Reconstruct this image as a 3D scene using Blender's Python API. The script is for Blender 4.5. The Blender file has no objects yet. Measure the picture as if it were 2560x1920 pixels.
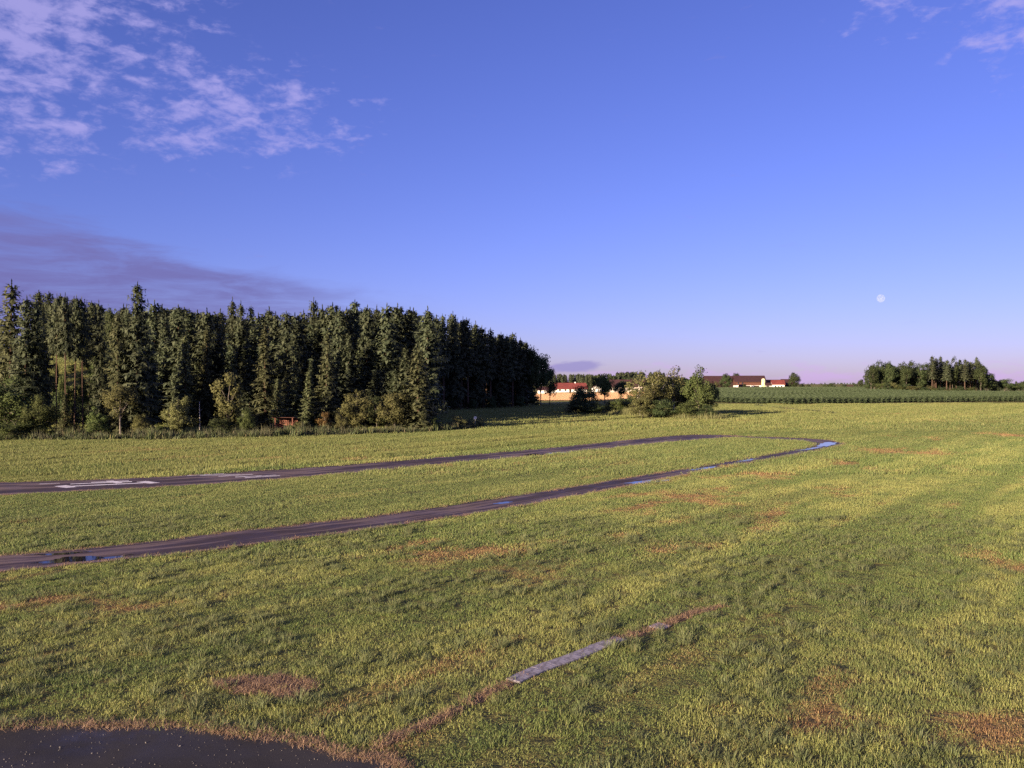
import bpy, math, random
import numpy as np
from mathutils import Vector, Euler

rng = np.random.default_rng(7)
random.seed(7)
R = math.radians
scene = bpy.context.scene
COL = scene.collection

# ------------------------------------------------------------------ camera
CAM_H, FPX, HOR = 7.0, 2150.0, 960.0          # metres, photo pixels, horizon row
cam_d = bpy.data.cameras.new('camera')
cam = bpy.data.objects.new('camera', cam_d); COL.objects.link(cam)
cam.location = (0, 0, CAM_H); cam.rotation_euler = (R(90), 0, 0)
cam_d.sensor_width = 36.0; cam_d.lens = FPX / 2560.0 * 36.0
cam_d.clip_start = 0.1; cam_d.clip_end = 20000
scene.camera = cam

# ------------------------------------------------------------------ light, exposure
SUN_EL, SUN_AZ = R(10.7), R(40)               # shadows run forward and 40 degrees to the right
travel = Vector((math.sin(SUN_AZ) * math.cos(SUN_EL), math.cos(SUN_AZ) * math.cos(SUN_EL), -math.sin(SUN_EL)))
sun_d = bpy.data.lights.new('sun', 'SUN'); sun = bpy.data.objects.new('sun', sun_d); COL.objects.link(sun)
sun.rotation_euler = travel.to_track_quat('-Z', 'Y').to_euler()
sun.location = (-60, -60, 60)
sun_d.energy = 5.0; sun_d.angle = R(0.5); sun_d.color = (1.0, 0.78, 0.55)

scene.view_settings.view_transform = 'Standard'
scene.view_settings.look = 'None'
scene.view_settings.gamma = 1.0
scene.view_settings.use_curve_mapping = False
scene.view_settings.exposure = 1.5
scene.cycles.max_bounces = 6
scene.cycles.diffuse_bounces = 4
scene.cycles.transparent_max_bounces = 8
scene.cycles.use_denoising = False
scene.cycles.use_adaptive_sampling = False


class NT:
    """small helper round a node tree"""
    def __init__(self, tree):
        self.t = tree; self.n = tree.nodes; self.l = tree.links
    def node(self, typ, **kw):
        nd = self.n.new(typ)
        for k, v in kw.items():
            if k.startswith('in_'):
                key = k[3:]
                key = int(key) if key.isdigit() else key
                self.set(nd.inputs[key], v)
            else:
                setattr(nd, k, v)
        return nd
    def set(self, sock, v):
        if isinstance(v, bpy.types.NodeSocket):
            self.l.new(v, sock)
        else:
            try:
                sock.default_value = v
            except Exception:
                sock.default_value = (*v, 1.0)
    def math(self, op, a, b=0.0, c=None, clamp=False):
        nd = self.n.new('ShaderNodeMath'); nd.operation = op; nd.use_clamp = clamp
        self.set(nd.inputs[0], a); self.set(nd.inputs[1], b)
        if c is not None: self.set(nd.inputs[2], c)
        return nd.outputs[0]
    def vmath(self, op, a, b=(0, 0, 0)):
        nd = self.n.new('ShaderNodeVectorMath'); nd.operation = op
        self.set(nd.inputs[0], a)
        if op == 'SCALE': self.set(nd.inputs['Scale'], b)
        else: self.set(nd.inputs[1], b)
        return nd.outputs[1] if op in ('LENGTH', 'DISTANCE', 'DOT_PRODUCT') else nd.outputs[0]
    def mix(self, f, a, b, blend='MIX'):
        nd = self.n.new('ShaderNodeMix'); nd.data_type = 'RGBA'; nd.blend_type = blend
        self.set(nd.inputs[0], f); self.set(nd.inputs[6], a if isinstance(a, bpy.types.NodeSocket) else (*a, 1)); self.set(nd.inputs[7], b if isinstance(b, bpy.types.NodeSocket) else (*b, 1))
        return nd.outputs[2]
    def noise(self, vec, scale, detail=3.0, rough=0.55, dist=0.0):
        nd = self.n.new('ShaderNodeTexNoise')
        if vec is not None: self.set(nd.inputs['Vector'], vec)
        nd.inputs['Scale'].default_value = scale; nd.inputs['Detail'].default_value = detail
        nd.inputs['Roughness'].default_value = rough; nd.inputs['Distortion'].default_value = dist
        return nd.outputs[0]
    def smooth(self, v, lo, hi, a=0.0, b=1.0):
        nd = self.n.new('ShaderNodeMapRange'); nd.interpolation_type = 'SMOOTHSTEP'
        self.set(nd.inputs[0], v)
        for i, x in enumerate((lo, hi, a, b)): self.set(nd.inputs[i + 1], x)
        return nd.outputs[0]
    def combine(self, x, y, z):
        nd = self.n.new('ShaderNodeCombineXYZ')
        for i, v in enumerate((x, y, z)): self.set(nd.inputs[i], v)
        return nd.outputs[0]
    def sep(self, v):
        nd = self.n.new('ShaderNodeSeparateXYZ'); self.set(nd.inputs[0], v)
        return nd.outputs


# ------------------------------------------------------------------ sky
world = bpy.data.worlds.new('World'); scene.world = world
world.use_nodes = True
W = NT(world.node_tree)
for nd in list(W.n): W.n.remove(nd)
sky = W.node('ShaderNodeTexSky', sky_type='NISHITA')
sky.sun_disc = False
sky.sun_elevation = SUN_EL
sky.sun_rotation = R(180) + SUN_AZ
sky.altitude = 600; sky.air_density = 1.0; sky.dust_density = 0.6; sky.ozone_density = 2.2
gen = W.node('ShaderNodeTexCoord').outputs['Generated']
gx, gy, gz = W.sep(gen)
az = W.math('MULTIPLY', W.math('ARCTAN2', gx, gy), 57.2958)      # degrees right of +Y
el = W.math('MULTIPLY', W.math('ARCSINE', gz), 57.2958)           # degrees above the horizon
skycol = W.mix(1.0, sky.outputs[0], (0.73, 0.64, 1.37), 'MULTIPLY')
def ell(ca, ce, ra, re, tilt=0.0):
    """soft ellipse in azimuth / elevation, 1 in the middle, 0 outside"""
    da = W.math('SUBTRACT', az, ca); de = W.math('SUBTRACT', el, ce)
    if tilt:
        de = W.math('SUBTRACT', de, W.math('MULTIPLY', da, tilt))
    d = W.math('ADD', W.math('POWER', W.math('DIVIDE', da, ra), 2.0), W.math('POWER', W.math('DIVIDE', de, re), 2.0))
    return W.math('SUBTRACT', 1.0, W.math('SQRT', d), clamp=True)
def vmax(*s):
    o = s[0]
    for x in s[1:]: o = W.math('MAXIMUM', o, x)
    return o
# high broken cloud on a flat layer
zz = W.math('MAXIMUM', gz, 0.03)
plane = W.combine(W.math('DIVIDE', gx, zz), W.math('DIVIDE', gy, zz), 0.0)
puff_uv = W.combine(W.math('MULTIPLY', az, 0.10), W.math('MULTIPLY', el, 0.21), 1.7)
n_puff = W.noise(puff_uv, 4.6, 6, 0.55, 0.3)
n_fine = W.noise(puff_uv, 14.0, 5, 0.6, 0.3)
cov = vmax(W.math('MULTIPLY', ell(-31, 20.5, 16, 10), 0.95),
           W.math('MULTIPLY', ell(-19, 16.8, 14, 4.6), 0.75),
           W.math('MULTIPLY', ell(-30, 15.2, 9, 4.4), 0.75),
           W.math('MULTIPLY', ell(32, 20.5, 8, 5.5), 0.85),
           W.math('MULTIPLY', ell(24, 21.5, 6, 2.5), 0.5))
cov_out = W.math('MULTIPLY', W.smooth(el, 22, 34), 0.55)            # the broken cloud goes on overhead
cov = W.math('MAXIMUM', cov, cov_out)
hi = W.math('ADD', W.math('MULTIPLY', n_puff, 0.72), W.math('MULTIPLY', n_fine, 0.28))
a_hi = W.smooth(W.math('ADD', hi, W.math('MULTIPLY', cov, 0.30)), 0.58, 0.82, 0.0, 0.66)
a_hi = W.math('MULTIPLY', a_hi, W.smooth(cov, 0.0, 0.25))
# low grey bank, its top falling from left to right
low_uv = W.combine(W.math('MULTIPLY', az, 0.06), W.math('MULTIPLY', el, 0.34), 3.1)
n_low = W.noise(low_uv, 2.0, 7, 0.6, 0.5)
top = W.math('ADD', W.math('MULTIPLY', az, -0.19), 4.6)
edge = W.math('ADD', W.math('SUBTRACT', top, el), W.math('MULTIPLY', W.math('SUBTRACT', n_low, 0.5), 5.0))
a_low = W.math('MULTIPLY', W.smooth(edge, -0.2, 1.7), W.smooth(az, -2.0, -20.0))
a_low = W.math('MULTIPLY', a_low, W.smooth(W.noise(low_uv, 3.2, 6, 0.65, .4), 0.28, 0.66, 0.42, 0.92))
# pink heaps and slate streaks along the horizon
hz_uv = W.combine(W.math('MULTIPLY', az, 0.35), W.math('MULTIPLY', el, 1.2), 8.7)
n_h = W.noise(hz_uv, 1.3, 5, 0.6, 0.2)
band = W.math('MULTIPLY', W.smooth(el, 2.0, 0.3), W.smooth(az, 0.0, 6.0))
a_pink = W.smooth(W.math('ADD', n_h, W.math('MULTIPLY', band, 0.22)), 0.58, 0.80, 0.0, 0.55)
a_pink = W.math('MULTIPLY', a_pink, W.smooth(el, 1.9, 0.9))
a_slate = W.smooth(W.math('ADD', vmax(ell(4.4, 1.15, 2.6, 0.55, 0.06), W.math('MULTIPLY', ell(26.0, 0.5, 3.0, 0.25), .6)), W.math('MULTIPLY', W.math('SUBTRACT', n_h, 0.5), 0.9)), 0.12, 0.55, 0.0, 0.75)
c1 = W.mix(a_low, skycol, (1.28, 1.2, 3.15))
c2 = W.mix(a_hi, c1, (3.5, 3.15, 6.2))
c3 = W.mix(a_pink, c2, (4.7, 3.1, 6.2))
c4 = W.mix(a_slate, c3, (2.2, 1.95, 4.3))
bg = W.node('ShaderNodeBackground', in_Color=c4); bg.inputs['Strength'].default_value = 0.05
out = W.node('ShaderNodeOutputWorld'); W.l.new(bg.outputs[0], out.inputs[0])


# ------------------------------------------------------------------ terrain
def sstep(t):
    t = np.clip(t, 0, 1); return t * t * (3 - 2 * t)
def terrain(x, y):
    x = np.asarray(x, float); y = np.asarray(y, float)
    z = 13.5 * sstep((y - 138) / 75.0) * sstep((-x - 30 - 0.10 * (y - 138)) / 45.0)
    z = z + 2.6 * np.exp(-0.5 * (((x - 190) / 85.0) ** 2 + ((y - 470) / 95.0) ** 2))
    z = z + 2.2 * np.exp(-0.5 * (((x - 165) / 60.0) ** 2 + ((y - 620) / 45.0) ** 2))
    z = z + 1.2 * sstep((y - 330) / 300.0) * sstep((x + 20) / 60.0) * 0.6
    z = z + 6.0 * sstep((y - 900) / 900.0)
    return z
def hit(px, py, far=3000.0):
    """ground point seen at a photo pixel"""
    dx, dz = (px - 1280.0) / FPX, (HOR - py) / FPX
    t = np.arange(8.0, far, 0.5)
    g = CAM_H + dz * t - terrain(dx * t, t)
    i = np.argmax(g <= 0)
    y = t[i] if g[i] <= 0 else far
    return Vector((dx * y, y, float(terrain(dx * y, y))))
def at(px, y):
    x = (px - 1280.0) / FPX * y
    return Vector((x, y, float(terrain(x, y))))
def ztop(py, y):
    return CAM_H + (HOR - py) / FPX * y


# ------------------------------------------------------------------ mesh helpers
def np_mesh(name, verts, faces, mat=None, smooth=False, uv=None):
    """verts (N,3), faces (M,k) with equal k"""
    me = bpy.data.meshes.new(name)
    verts = np.asarray(verts, np.float32); faces = np.asarray(faces, np.int32)
    m, k = faces.shape
    me.vertices.add(len(verts)); me.vertices.foreach_set('co', verts.ravel())
    me.loops.add(m * k); me.loops.foreach_set('vertex_index', faces.ravel())
    me.polygons.add(m); me.polygons.foreach_set('loop_start', np.arange(0, m * k, k, dtype=np.int32))
    me.polygons.foreach_set('loop_total', np.full(m, k, np.int32))
    if uv is not None:
        l = me.uv_layers.new(name='UVMap')
        l.data.foreach_set('uv', np.asarray(uv, np.float32)[faces.ravel()].ravel())
    me.update(calc_edges=True); me.validate()
    if smooth:
        me.polygons.foreach_set('use_smooth', np.ones(len(me.polygons), bool))
    if mat: me.materials.append(mat)
    return me
def py_mesh(name, verts, faces, mat=None, smooth=False):
    me = bpy.data.meshes.new(name); me.from_pydata([tuple(v) for v in verts], [], faces); me.update()
    if smooth: me.polygons.foreach_set('use_smooth', np.ones(len(me.polygons), bool))
    if mat: me.materials.append(mat)
    return me
def obj(name, me, parent=None, loc=None, **props):
    o = bpy.data.objects.new(name, me); COL.objects.link(o)
    if parent: o.parent = parent
    if loc is not None: o.location = loc
    for k, v in props.items(): o[k] = v
    return o
def empty(name, loc, rz=0.0, label=None, cat=None, group=None):
    o = bpy.data.objects.new(name, None); COL.objects.link(o)
    o.location = loc; o.rotation_euler = (0, 0, rz); o.empty_display_size = 0.2
    if label: o['label'] = label
    if cat: o['category'] = cat
    if group: o['group'] = group
    return o
class Geo:
    """collects boxes, prisms and tubes into one mesh"""
    def __init__(self): self.v = []; self.f = []
    def box(self, x0, x1, y0, y1, z0, z1):
        b = len(self.v)
        self.v += [(x, y, z) for z in (z0, z1) for y in (y0, y1) for x in (x0, x1)]
        self.f += [tuple(b + i for i in q) for q in ((0, 2, 3, 1), (4, 5, 7, 6), (0, 1, 5, 4), (2, 6, 7, 3), (0, 4, 6, 2), (1, 3, 7, 5))]
        return self
    def poly_prism(self, prof, x0, x1):
        """profile in (y,z), extruded along x"""
        b = len(self.v); n = len(prof)
        self.v += [(x0, y, z) for y, z in prof] + [(x1, y, z) for y, z in prof]
        self.f += [tuple(b + i for i in range(n))[::-1], tuple(b + n + i for i in range(n))]
        self.f += [(b + i, b + (i + 1) % n, b + n + (i + 1) % n, b + n + i) for i in range(n)]
        return self
    def tube(self, pts, radii, seg=7):
        b = len(self.v)
        pts = [Vector(p) for p in pts]
        for i, p in enumerate(pts):
            d = (pts[min(i + 1, len(pts) - 1)] - pts[max(i - 1, 0)]).normalized()
            u = d.orthogonal().normalized() if abs(d.z) < 0.95 else Vector((1, 0, 0))
            u = (u - d * u.dot(d)).normalized(); w = d.cross(u)
            for k in range(seg):
                a = 2 * math.pi * k / seg
                self.v.append(tuple(p + (u * math.cos(a) + w * math.sin(a)) * radii[i]))
        for i in range(len(pts) - 1):
            for k in range(seg):
                k2 = (k + 1) % seg
                self.f.append((b + i * seg + k, b + i * seg + k2, b + (i + 1) * seg + k2, b + (i + 1) * seg + k))
        self.f.append(tuple(b + k for k in range(seg))[::-1])
        self.f.append(tuple(b + (len(pts) - 1) * seg + k for k in range(seg)))
        return self
    def mesh(self, name, mat, smooth=False): return py_mesh(name, self.v, self.f, mat, smooth)


# ------------------------------------------------------------------ materials
def material(name):
    m = bpy.data.materials.new(name); m.use_nodes = True
    t = NT(m.node_tree)
    for nd in list(t.n): t.n.remove(nd)
    o = t.node('ShaderNodeOutputMaterial')
    return m, t, o
def principled(t, o, col, rough=0.8, spec=0.3, normal=None):
    p = t.node('ShaderNodeBsdfPrincipled')
    t.set(p.inputs['Base Color'], col if isinstance(col, bpy.types.NodeSocket) else (*col, 1)); t.set(p.inputs['Roughness'], rough)
    p.inputs['Specular IOR Level'].default_value = spec
    if normal is not None: t.l.new(normal, p.inputs['Normal'])
    t.l.new(p.outputs[0], o.inputs[0])
    return p
def bump(t, h, strength, dist):
    b = t.node('ShaderNodeBump'); b.inputs['Strength'].default_value = strength; b.inputs['Distance'].default_value = dist
    t.l.new(h, b.inputs['Height']); return b.outputs[0]

# parched spots in the meadow: photo pixel, half width (px), half depth (px), strength
DRY_PX = [(150, 1515, 330, 34, .95), (60, 1530, 90, 22, .7), (1140, 1385, 260, 34, .72), (1300, 1425, 260, 40, .70), (1560, 1360, 240, 34, .65),
          (1760, 1250, 330, 48, .80), (1920, 1205, 260, 34, .74), (2120, 1160, 60, 10, .95), (2270, 1131, 170, 9, 1.0),
          (2370, 1172, 70, 7, .95), (2180, 1175, 60, 6, .8), (2520, 1090, 90, 8, .9), (2290, 1097, 110, 8, .6), (2100, 1815, 220, 60, .95),
          (2470, 1835, 220, 60, 1.0), (2280, 1590, 70, 22, .6), (2500, 1400, 90, 60, .6), (560, 1375, 160, 14, .4),
          (200, 1380, 120, 8, .7), (1440, 1620, 170, 40, .55), (180, 1700, 330, 60, .5), (1990, 1010, 120, 6, .5), (2300, 1036, 200, 4, .6), (2000, 1650, 70, 20, .5), (2420, 1580, 60, 14, .6), (2060, 1740, 90, 25, .35)]
def dry_ellipses():
    out = []
    for px, py, rx, ry, s in DRY_PX:
        c = hit(px, py); e1 = hit(px + rx, py); e2 = hit(px, py - ry)
        s = s * .96
        out.append((c.x, c.y, max((e1 - c).length, .3) * 1.25, max((e2 - c).length, .3) * 1.6, s))
    return out
DRY = dry_ellipses()
# node group: what colour the sward has at a place (its own growth and parching, not its lighting)
def make_sward_group():
    g = bpy.data.node_groups.new('sward_colour', 'ShaderNodeTree')
    g.interface.new_socket('Color', in_out='OUTPUT', socket_type='NodeSocketColor')
    g.interface.new_socket('Dry', in_out='OUTPUT', socket_type='NodeSocketFloat')
    g.interface.new_socket('Straw', in_out='OUTPUT', socket_type='NodeSocketColor')
    t = NT(g); go = t.node('NodeGroupOutput')
    pos = t.node('ShaderNodeNewGeometry').outputs['Position']
    flat = t.vmath('MULTIPLY', pos, (1, 1, 0))
    # grain of the mowing, along the taxi strip
    rot = t.node('ShaderNodeMapping'); t.l.new(flat, rot.inputs[0])
    rot.inputs['Rotation'].default_value = (0, 0, R(-53)); rot.inputs['Scale'].default_value = (0.10, 1.0, 1.0)
    streak = t.noise(rot.outputs[0], 0.55, 4, 0.6, 0.4)
    big = t.noise(flat, 0.045, 4, 0.6)
    mid = t.noise(flat, 0.42, 4, 0.65)
    fine = t.noise(flat, 2.7, 3, 0.6)
    dry = None
    for cx, cy, rx, ry, s in DRY:
        d = t.vmath('SUBTRACT', flat, (cx, cy, 0)); d = t.vmath('MULTIPLY', d, (1 / rx, 1 / ry, 0))
        v = t.math('MULTIPLY', t.smooth(t.vmath('LENGTH', d), 1.25, 0.0), s)
        dry = v if dry is None else t.math('MAXIMUM', dry, v)
    clump = t.noise(flat, 1.15, 4, 0.6, 0.3)
    rot2 = t.node('ShaderNodeMapping'); t.l.new(flat, rot2.inputs[0])
    rot2.inputs['Rotation'].default_value = (0, 0, R(-53)); rot2.inputs['Scale'].default_value = (0.28, 1.0, 1.0)
    lane = t.noise(rot2.outputs[0], 0.8, 5, 0.68, 0.5)
    dryn = t.math('ADD', t.math('ADD', t.math('MULTIPLY', mid, 0.35), t.math('MULTIPLY', clump, 0.25)), t.math('MULTIPLY', lane, 0.4))
    dry = t.smooth(t.math('ADD', dry, t.math('MULTIPLY', t.math('SUBTRACT', dryn, 0.5), 3.4)), 0.30, 1.25)
    stray = t.smooth(t.math('ADD', t.math('MULTIPLY', lane, .6), t.math('MULTIPLY', big, .4)), 0.54, 0.70, 0, 0.6)
    dry = t.math('MAXIMUM', dry, stray)
    c = t.mix(t.smooth(t.math('ADD', t.math('MULTIPLY', big, .4), t.math('MULTIPLY', lane, .6)), 0.38, 0.62), (0.150, 0.170, 0.048), (0.250, 0.225, 0.070))
    c = t.mix(t.smooth(clump, 0.50, 0.30, 0, .8), c, (0.082, 0.125, 0.052))
    c = t.mix(t.smooth(mid, 0.45, 0.28, 0, .5), c, (0.090, 0.130, 0.050))
    px, py, pz = t.sep(pos)
    band = t.math('SUBTRACT', py, t.math('MULTIPLY', px, 0.95))
    infield = t.math('MULTIPLY', t.smooth(band, 48, 54), t.smooth(band, 90, 82))
    c = t.mix(t.math('MULTIPLY', infield, .6), c, t.mix(clump, (0.088, 0.120, 0.038), (0.165, 0.170, 0.060)))
    # the unmown hay beyond the runway is riper
    ripe = t.smooth(band, 90, 96)
    c = t.mix(t.math('MULTIPLY', ripe, .7), c, t.mix(streak, (0.165, 0.175, 0.052), (0.265, 0.230, 0.075)))
    t.l.new(c, go.inputs[0]); t.l.new(dry, go.inputs[1])
    t.l.new(t.mix(fine, (0.30, 0.160, 0.072), (0.47, 0.300, 0.135)), go.inputs[2])
    return g
SWARD = make_sward_group()

def ground_material():
    m, t, o = material('meadow_soil')
    g = t.node('ShaderNodeGroup'); g.node_tree = SWARD
    pos = t.node('ShaderNodeNewGeometry').outputs['Position']
    px, py, pz = t.sep(pos)
    near = t.smooth(py, 60, 200)
    gcol = t.mix(t.math('MULTIPLY', g.outputs[1], .8), g.outputs[0], g.outputs[2])
    soil = t.mix(0.45, gcol, (0.06, 0.042, 0.024))
    n1 = t.noise(pos, 0.9, 5, 0.7)
    stretch = t.node('ShaderNodeMapping'); t.l.new(pos, stretch.inputs[0]); stretch.inputs['Scale'].default_value = (.25, 1, 1); stretch.inputs['Rotation'].default_value = (0, 0, R(-35))
    n2 = t.noise(stretch.outputs[0], 0.22, 6, 0.7)
    sw = t.mix(t.smooth(t.math('ADD', n1, n2), 0.8, 1.2, 0.5, 0.0), gcol, (0.085, 0.095, 0.030))
    c = t.mix(near, soil, sw)
    nrm = bump(t, t.math('ADD', n1, t.math('MULTIPLY', n2, 1.5)), 0.8, 0.35)
    principled(t, o, c, 0.95, 0.05, nrm)
    return m
M_GROUND = ground_material()

def blade_material(name, own=None, transl=0.36):
    """own: fixed colour; otherwise each tuft brings the colour of its place"""
    m, t, o = material(name)
    oi = t.node('ShaderNodeObjectInfo')
    at_ = t.node('ShaderNodeAttribute'); at_.attribute_name = 'tone'
    tone, rnd = at_.outputs['Fac'], oi.outputs['Random']
    if own is None:
        ci = t.node('ShaderNodeAttribute'); ci.attribute_type = 'INSTANCER'; ci.attribute_name = 'green'
        di = t.node('ShaderNodeAttribute'); di.attribute_type = 'INSTANCER'; di.attribute_name = 'dry'
        isdry = t.smooth(t.math('SUBTRACT', di.outputs['Fac'], t.math('ADD', t.math('MULTIPLY', tone, .6), t.math('MULTIPLY', rnd, .35))), -.18, .22)
        c = t.mix(isdry, ci.outputs['Color'], t.mix(rnd, (0.245, 0.138, 0.070), (0.38, 0.255, 0.118)))
    else:
        c = t.mix(0.0, own, own)
    v = t.math('ADD', t.math('MULTIPLY', rnd, 0.28), t.math('MULTIPLY', tone, 0.45))
    v = t.math('ADD', v, 0.78)
    c = t.mix(1.0, c, t.combine(v, v, v), 'MULTIPLY')
    straw = t.smooth(tone, 0.84, 0.88)
    c = t.mix(t.math('MULTIPLY', straw, 0.35), c, (0.36, 0.27, 0.13))
    d = t.node('ShaderNodeBsdfPrincipled'); t.set(d.inputs['Base Color'], c); d.inputs['Roughness'].default_value = 0.55; d.inputs['Specular IOR Level'].default_value = 0.25
    tr = t.node('ShaderNodeBsdfTranslucent'); t.l.new(c, tr.inputs[0])
    mx = t.node('ShaderNodeMixShader'); mx.inputs[0].default_value = transl
    t.l.new(d.outputs[0], mx.inputs[1]); t.l.new(tr.outputs[0], mx.inputs[2]); t.l.new(mx.outputs[0], o.inputs[0])
    return m
M_GRASS = blade_material('grass_blades')
M_TUSSOCK = blade_material('tussock_blades', (0.140, 0.165, 0.070))
M_STRAW = blade_material('straw', (0.235, 0.155, 0.100), .15)
M_REED = blade_material('reeds', (0.085, 0.086, 0.048), .2)
M_NETTLE = blade_material('nettles', (0.070, 0.090, 0.036), .2)
M_REED2 = blade_material('reeds_pale', (0.15, 0.16, 0.065), .25)
M_STUBS = blade_material('stubble_stalks', (0.42, 0.255, 0.145), .1)
M_CORN = blade_material('maize_leaf', (0.054, 0.076, 0.034), .25)

def leaf_material(name, a, b, transl=0.36, hue=0.03):
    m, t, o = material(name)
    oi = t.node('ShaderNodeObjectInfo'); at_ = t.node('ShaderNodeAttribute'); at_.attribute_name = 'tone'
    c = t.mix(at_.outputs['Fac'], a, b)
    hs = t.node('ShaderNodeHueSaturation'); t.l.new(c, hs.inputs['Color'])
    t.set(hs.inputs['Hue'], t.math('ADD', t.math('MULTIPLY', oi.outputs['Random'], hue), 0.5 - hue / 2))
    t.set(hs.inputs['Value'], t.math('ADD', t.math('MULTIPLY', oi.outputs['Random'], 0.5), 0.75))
    d = t.node('ShaderNodeBsdfPrincipled'); t.l.new(hs.outputs[0], d.inputs['Base Color']); d.inputs['Roughness'].default_value = 0.6; d.inputs['Specular IOR Level'].default_value = 0.1
    so = t.node('ShaderNodeAttribute'); so.attribute_name = 'soft'
    vt = t.node('ShaderNodeVectorTransform'); vt.vector_type = 'NORMAL'; vt.convert_from = 'OBJECT'; vt.convert_to = 'WORLD'; t.l.new(so.outputs['Vector'], vt.inputs[0])
    ln_ = t.vmath('NORMALIZE', t.vmath('ADD', t.vmath('SCALE', t.node('ShaderNodeNewGeometry').outputs['Normal'], .55), t.vmath('SCALE', vt.outputs[0], .85)))
    t.l.new(ln_, d.inputs['Normal'])
    tr = t.node('ShaderNodeBsdfTranslucent'); t.l.new(hs.outputs[0], tr.inputs[0])
    mx = t.node('ShaderNodeMixShader'); mx.inputs[0].default_value = transl
    t.l.new(d.outputs[0], mx.inputs[1]); t.l.new(tr.outputs[0], mx.inputs[2]); t.l.new(mx.outputs[0], o.inputs[0])
    return m
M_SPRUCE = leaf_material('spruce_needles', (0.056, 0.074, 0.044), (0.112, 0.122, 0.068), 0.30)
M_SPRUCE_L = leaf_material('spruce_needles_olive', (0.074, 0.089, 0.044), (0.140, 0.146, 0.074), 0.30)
M_LEAF = leaf_material('broad_leaves', (0.065, 0.092, 0.032), (0.128, 0.150, 0.054))
M_LEAF_D = leaf_material('dark_leaves', (0.040, 0.062, 0.028), (0.090, 0.112, 0.046))
M_LEAF_Y = leaf_material('olive_leaves', (0.098, 0.106, 0.040), (0.180, 0.176, 0.074))
M_LEAF_R = leaf_material('russet_leaves', (0.11, 0.070, 0.028), (0.20, 0.125, 0.05))

def bark_material(name, a, b, scale=3.0):
    m, t, o = material(name)
    pos = t.node('ShaderNodeTexCoord').outputs['Object']
    mp = t.node('ShaderNodeMapping'); t.l.new(pos, mp.inputs[0]); mp.inputs['Scale'].default_value = (3, 3, .6)
    n = t.noise(mp.outputs[0], scale, 5, 0.7)
    principled(t, o, t.mix(t.smooth(n, .35, .65), a, b), 0.9, 0.1, bump(t, n, .6, .03))
    return m
M_BARK = bark_material('spruce_bark', (0.050, 0.034, 0.026), (0.125, 0.082, 0.060))
M_BARK_G = bark_material('grey_bark', (0.055, 0.047, 0.038), (0.14, 0.12, 0.10))
M_BARK_P = bark_material('dull_pale_bark', (0.11, 0.095, 0.08), (0.24, 0.21, 0.18))
M_BIRCH = bark_material('pale_bark', (0.22, 0.20, 0.17), (0.52, 0.49, 0.44))

def asphalt_material(name, base, worn, streaks=True, specks=False):
    m, t, o = material(name)
    uv = t.node('ShaderNodeUVMap').outputs[0]
    pos = t.node('ShaderNodeNewGeometry').outputs['Position']
    n_big = t.noise(pos, 0.35, 5, .65)
    n_f = t.noise(pos, 55, 2, .7)
    c = t.mix(t.smooth(n_big, .35, .65), base, tuple(x * 1.45 for x in base))
    if streaks:
        mp = t.node('ShaderNodeMapping'); t.l.new(uv, mp.inputs[0]); mp.inputs['Scale'].default_value = (.16, 1.35, 1)
        s = t.noise(mp.outputs[0], 1.0, 6, .68, .6)
        mp2 = t.node('ShaderNodeMapping'); t.l.new(uv, mp2.inputs[0]); mp2.inputs['Scale'].default_value = (.05, .6, 1); mp2.inputs['Location'].default_value = (3.3, 1.7, 0)
        s2 = t.noise(mp2.outputs[0], 1.0, 4, .6, .3)
        c = t.mix(t.smooth(t.math('ADD', s, t.math('MULTIPLY', t.math('SUBTRACT', s2, .5), .8)), .44, .60, 0, .85), c, worn)
        # bare dusty margins
        ux, uy, uz = t.sep(uv)
        rim = t.math('MAXIMUM', t.smooth(uy, .75, .15), t.smooth(uy, 4.5, 4.95))
        c = t.mix(t.math('MULTIPLY', rim, t.smooth(s2, .36, .55, .15, .85)), c, worn)
    c = t.mix(t.smooth(n_f, .5, .75, 0, .5), c, tuple(min(x * 2.2, .5) for x in base))
    damp = t.smooth(t.noise(pos, .55, 3, .5), .40, .62, .62, .9)
    if specks:
        vor = t.node('ShaderNodeTexVoronoi'); t.l.new(pos, vor.inputs['Vector']); vor.inputs['Scale'].default_value = 40
        c = t.mix(t.smooth(vor.outputs['Distance'], .16, .08, 0, .35), c, (.3, .28, .26))
        wet = t.smooth(t.vmath('DISTANCE', pos, tuple(hit(270, 1872))), 1.7, .5)
        wet = t.math('MULTIPLY', wet, t.smooth(t.noise(pos, 1.3, 4, .6), .38, .6))
        damp = t.math('SUBTRACT', damp, t.math('MULTIPLY', wet, .3))
    principled(t, o, c, damp, .16, bump(t, n_f, .5, .006))
    return m
M_RUNWAY = asphalt_material('runway_asphalt', (0.044, 0.031, 0.035), (0.200, 0.146, 0.128))
M_TAXI = asphalt_material('taxi_asphalt', (0.045, 0.032, 0.036), (0.185, 0.135, 0.120))
M_PAD = asphalt_material('pad_asphalt', (0.029, 0.0265, 0.0260), (0.2, 0.18, 0.17), streaks=False, specks=True)

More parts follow.
